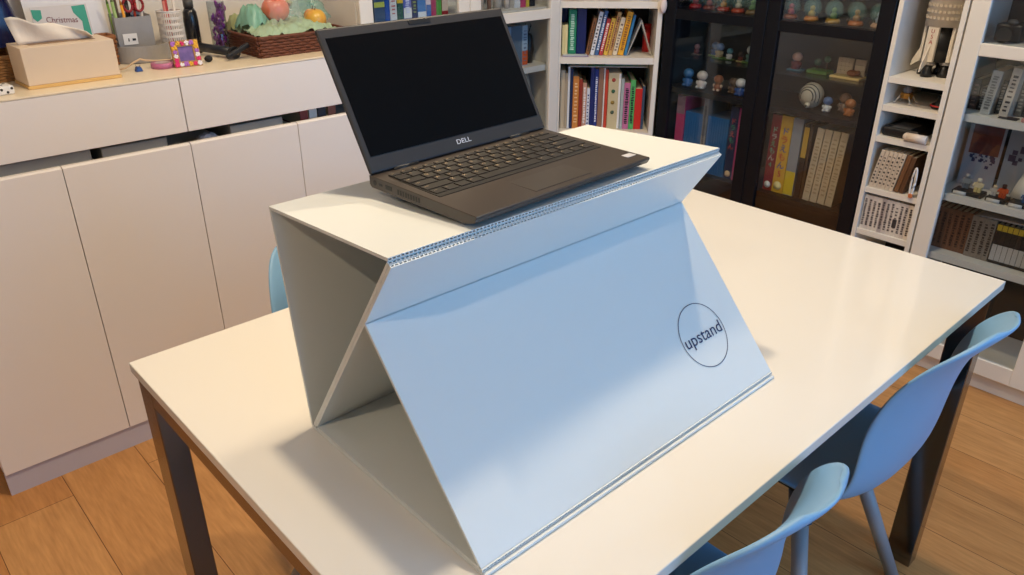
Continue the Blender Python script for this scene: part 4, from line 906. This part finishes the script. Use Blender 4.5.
# wicker tray with fruit
WK = mat('wicker_dark', S(124, 66, 38), .6, noise=.65, nscale=70, bump=1)
wicker(.280, .245, .056, 'wicker_tray', 'dark wicker tray of fruit wrapped in green tissue beside the laptop lid', WK, (.752, .950, CZ), 0, .008, 7)
GT = film('green_tissue', S(186, 212, 178), .9, .35); GC = film('green_cellophane', S(120, 180, 160), .55, .2)
def crumpled(name, label, m, loc, w_, d, h, amp, seed, rot=(0, 0, 0), nx=22, ny=16):
    o = MB().crumple(w_, d, h, amp, seed, nx, ny).build(name, m, None, loc, rot, True); return tag(o, label, name.split('_')[-1], 'wrapping in the wicker tray')
crumpled('green_tissue', 'crumpled pale green tissue lining the front of the wicker tray', GT, (.890, 1.062, CZ+.036), .25, .205, .022, .045, 3, (0, 0, 0), 30, 24)
crumpled('green_tissue', 'tall twist of blue green tissue at the left of the wicker tray', film('teal_tissue', S(140, 190, 164), .95, .35), (.808, 1.09, CZ+.050), .08, .08, .055, .045, 8, (0, 0, .4), 12, 12)
crumpled('green_cellophane', 'upright sheet of clear green cellophane behind the fruit', GC, (.985, 1.12, CZ+.085), .15, .10, .012, .03, 9, (R(62), R(-18), 0))
crumpled('green_tissue', 'pale yellow green tissue at the back left of the tray', film('lime_tissue', S(176, 184, 130), .95, .4), (.79, 1.145, CZ+.045), .07, .07, .03, .04, 15, (0, 0, 0), 10, 10)
def apple(loc, r_, c1_, c2_, label, rot=0.):
    t = thing('apple', label, 'apple', loc, rot, 'apples in the wicker tray')
    m = mat('skin_'+label[:8].replace(' ', '_'), c1_, .3, noise=1, nscale=14, tint=c2_)
    pr = []
    for k in range(17):
        a = math.pi*k/16; rad = r_*math.sin(a)*(1+.06*math.cos(a)); z = -r_*.92*math.cos(a)
        z -= (r_*.22*math.exp(-(rad/(r_*.3))**2) if z > 0 else -r_*.12*math.exp(-(rad/(r_*.3))**2)); pr.append((max(rad, .0002), z+r_*.9))
    MB().lathe(pr, 24).build('fruit', m, t); MB().tube((0, 0, r_*1.55), (.003, 0, r_*2.0), .0012, n=6).build('stalk', cmat(S(70, 50, 30)), t)
apple((.876, 1.075, CZ+.078), .041, S(206, 70, 54), S(226, 150, 110), 'pink red apple in clear wrap at the middle of the tray')
apple((.985, 1.035, CZ+.052), .033, S(214, 196, 70), S(220, 110, 60), 'yellow green apple with an orange blush beside the cellophane')
apple((1.008, 1.092, CZ+.052), .030, S(220, 130, 70), S(226, 160, 100), 'orange red apple half behind the yellow green one')
cwp = film('clear_wrap', S(236, 226, 222), .16, .1)
tag(MB().crumple(.10, .07, .012, .018, 21, 14, 10).build('clear_wrap', cwp, None, (.880, 1.030, CZ+.108), (R(70), 0, 0), True), 'shiny clear wrap around the pink red apple', 'wrap', 'wrapping in the wicker tray')
for i, (x, y, z, c_, n_) in enumerate(((.915, 1.14, .095, S(196, 150, 84), 'tan'), (.945, 1.13, .10, S(110, 60, 40), 'dark brown'), (.965, 1.16, .105, S(214, 180, 110), 'pale yellow'))):
    t = thing('dried_pod', n_+' dried pod on top of the fruit tray behind the apples', 'dried pod', (x, y, CZ+z), 0, 'dried pods in the wicker tray')
    MB().lathe([(.0005, 0), (.012, .006), (.014, .014), (.006, .022), (.0005, .024)], 10, smooth=False).build('pod', cmat(c_, .7), t)
# support inside the tray: a paper wad under the pods
tag(MB().crumple(.14, .09, .035, .02, 31, 14, 10).build('paper_wad', cmat(S(186, 170, 130), .8), None, (.935, 1.13, CZ+.022), (0, 0, 0), True), 'crumpled straw paper filling the back of the wicker tray', 'paper')

# ------------------------------------------------------------------ lamps
def downlight(x, y, pw, label):
    t = thing('ceiling_lamp', label, 'lamp', (x, y, 2.55), 0, 'round ceiling lamps')
    MB().lathe([(.055, -.02), (.075, -.02), (.075, 0), (.055, 0)], 32, cap=False).build('lamp_ring', STEEL, t)
    MB().lathe([(0, -.004), (.054, -.004), (.054, -.001), (0, -.001)], 32).build('lamp_glass', mat('lamp_glow', (1, .78, .5), .4, emit=2.0), t)
    l = bpy.data.lights.new('bulb', 'AREA'); l.shape = 'DISK'; l.size = .11; l.energy = pw; l.color = (1, .80, .55)
    o = bpy.data.objects.new('bulb', l); C.objects.link(o); o.location = (x, y, 2.535)
downlight(1.36, -.17, 18.5, 'round ceiling lamp over the far end of the table')
downlight(.42, -.14, 19, 'round ceiling lamp over the near end of the table')
downlight(-1.2, -1.2, 14, 'added fill lamp on the unseen ceiling behind the viewer')  # added lamp out of view, brightens the sideboard fronts
# daylight through the window
w_ = bpy.data.worlds.new('World'); sc.world = w_; w_.use_nodes = True
nt = w_.node_tree; bgn = nt.nodes['Background']; bgn.inputs[0].default_value = (.215, .545, 1, 1); bgn.inputs[1].default_value = 6.0
po = bpy.data.lights.new('window_portal', 'AREA'); po.shape = 'RECTANGLE'; po.size = WX1-WX0; po.size_y = WZ1-WZ0; po.cycles.is_portal = True
o = bpy.data.objects.new('window_portal', po); C.objects.link(o); o.location = ((WX0+WX1)/2, -3.39, (WZ0+WZ1)/2); o.rotation_euler = (R(90), 0, 0)

# ------------------------------------------------------------------ camera
cam = bpy.data.cameras.new('camera'); co = bpy.data.objects.new('scene_camera', cam); C.objects.link(co)
Rw = Matrix(((0.73548922, -0.67753393, 0.00183964), (-0.29951933, -0.32757286, -0.89609385), (0.60773661, 0.65851636, -0.44386081)))
Rc = Matrix.Diagonal((1, -1, -1)) @ Rw
co.matrix_world = Matrix.Translation((-0.27867153, -1.2287042, 1.42953392)) @ Rc.transposed().to_4x4()
cam.sensor_width = 36; cam.lens = 780.748*36/1024; cam.clip_start = .02
sc.camera = co
sc.view_settings.view_transform = 'Standard'; sc.view_settings.look = 'None'; sc.view_settings.gamma = 1; sc.view_settings.use_curve_mapping = False
sc.view_settings.exposure = .08
sc.cycles.use_denoising = True
sc.cycles.max_bounces = 8; sc.cycles.diffuse_bounces = 4; sc.cycles.glossy_bounces = 4; sc.cycles.transparent_max_bounces = 12
sc.cycles.sample_clamp_indirect = 4
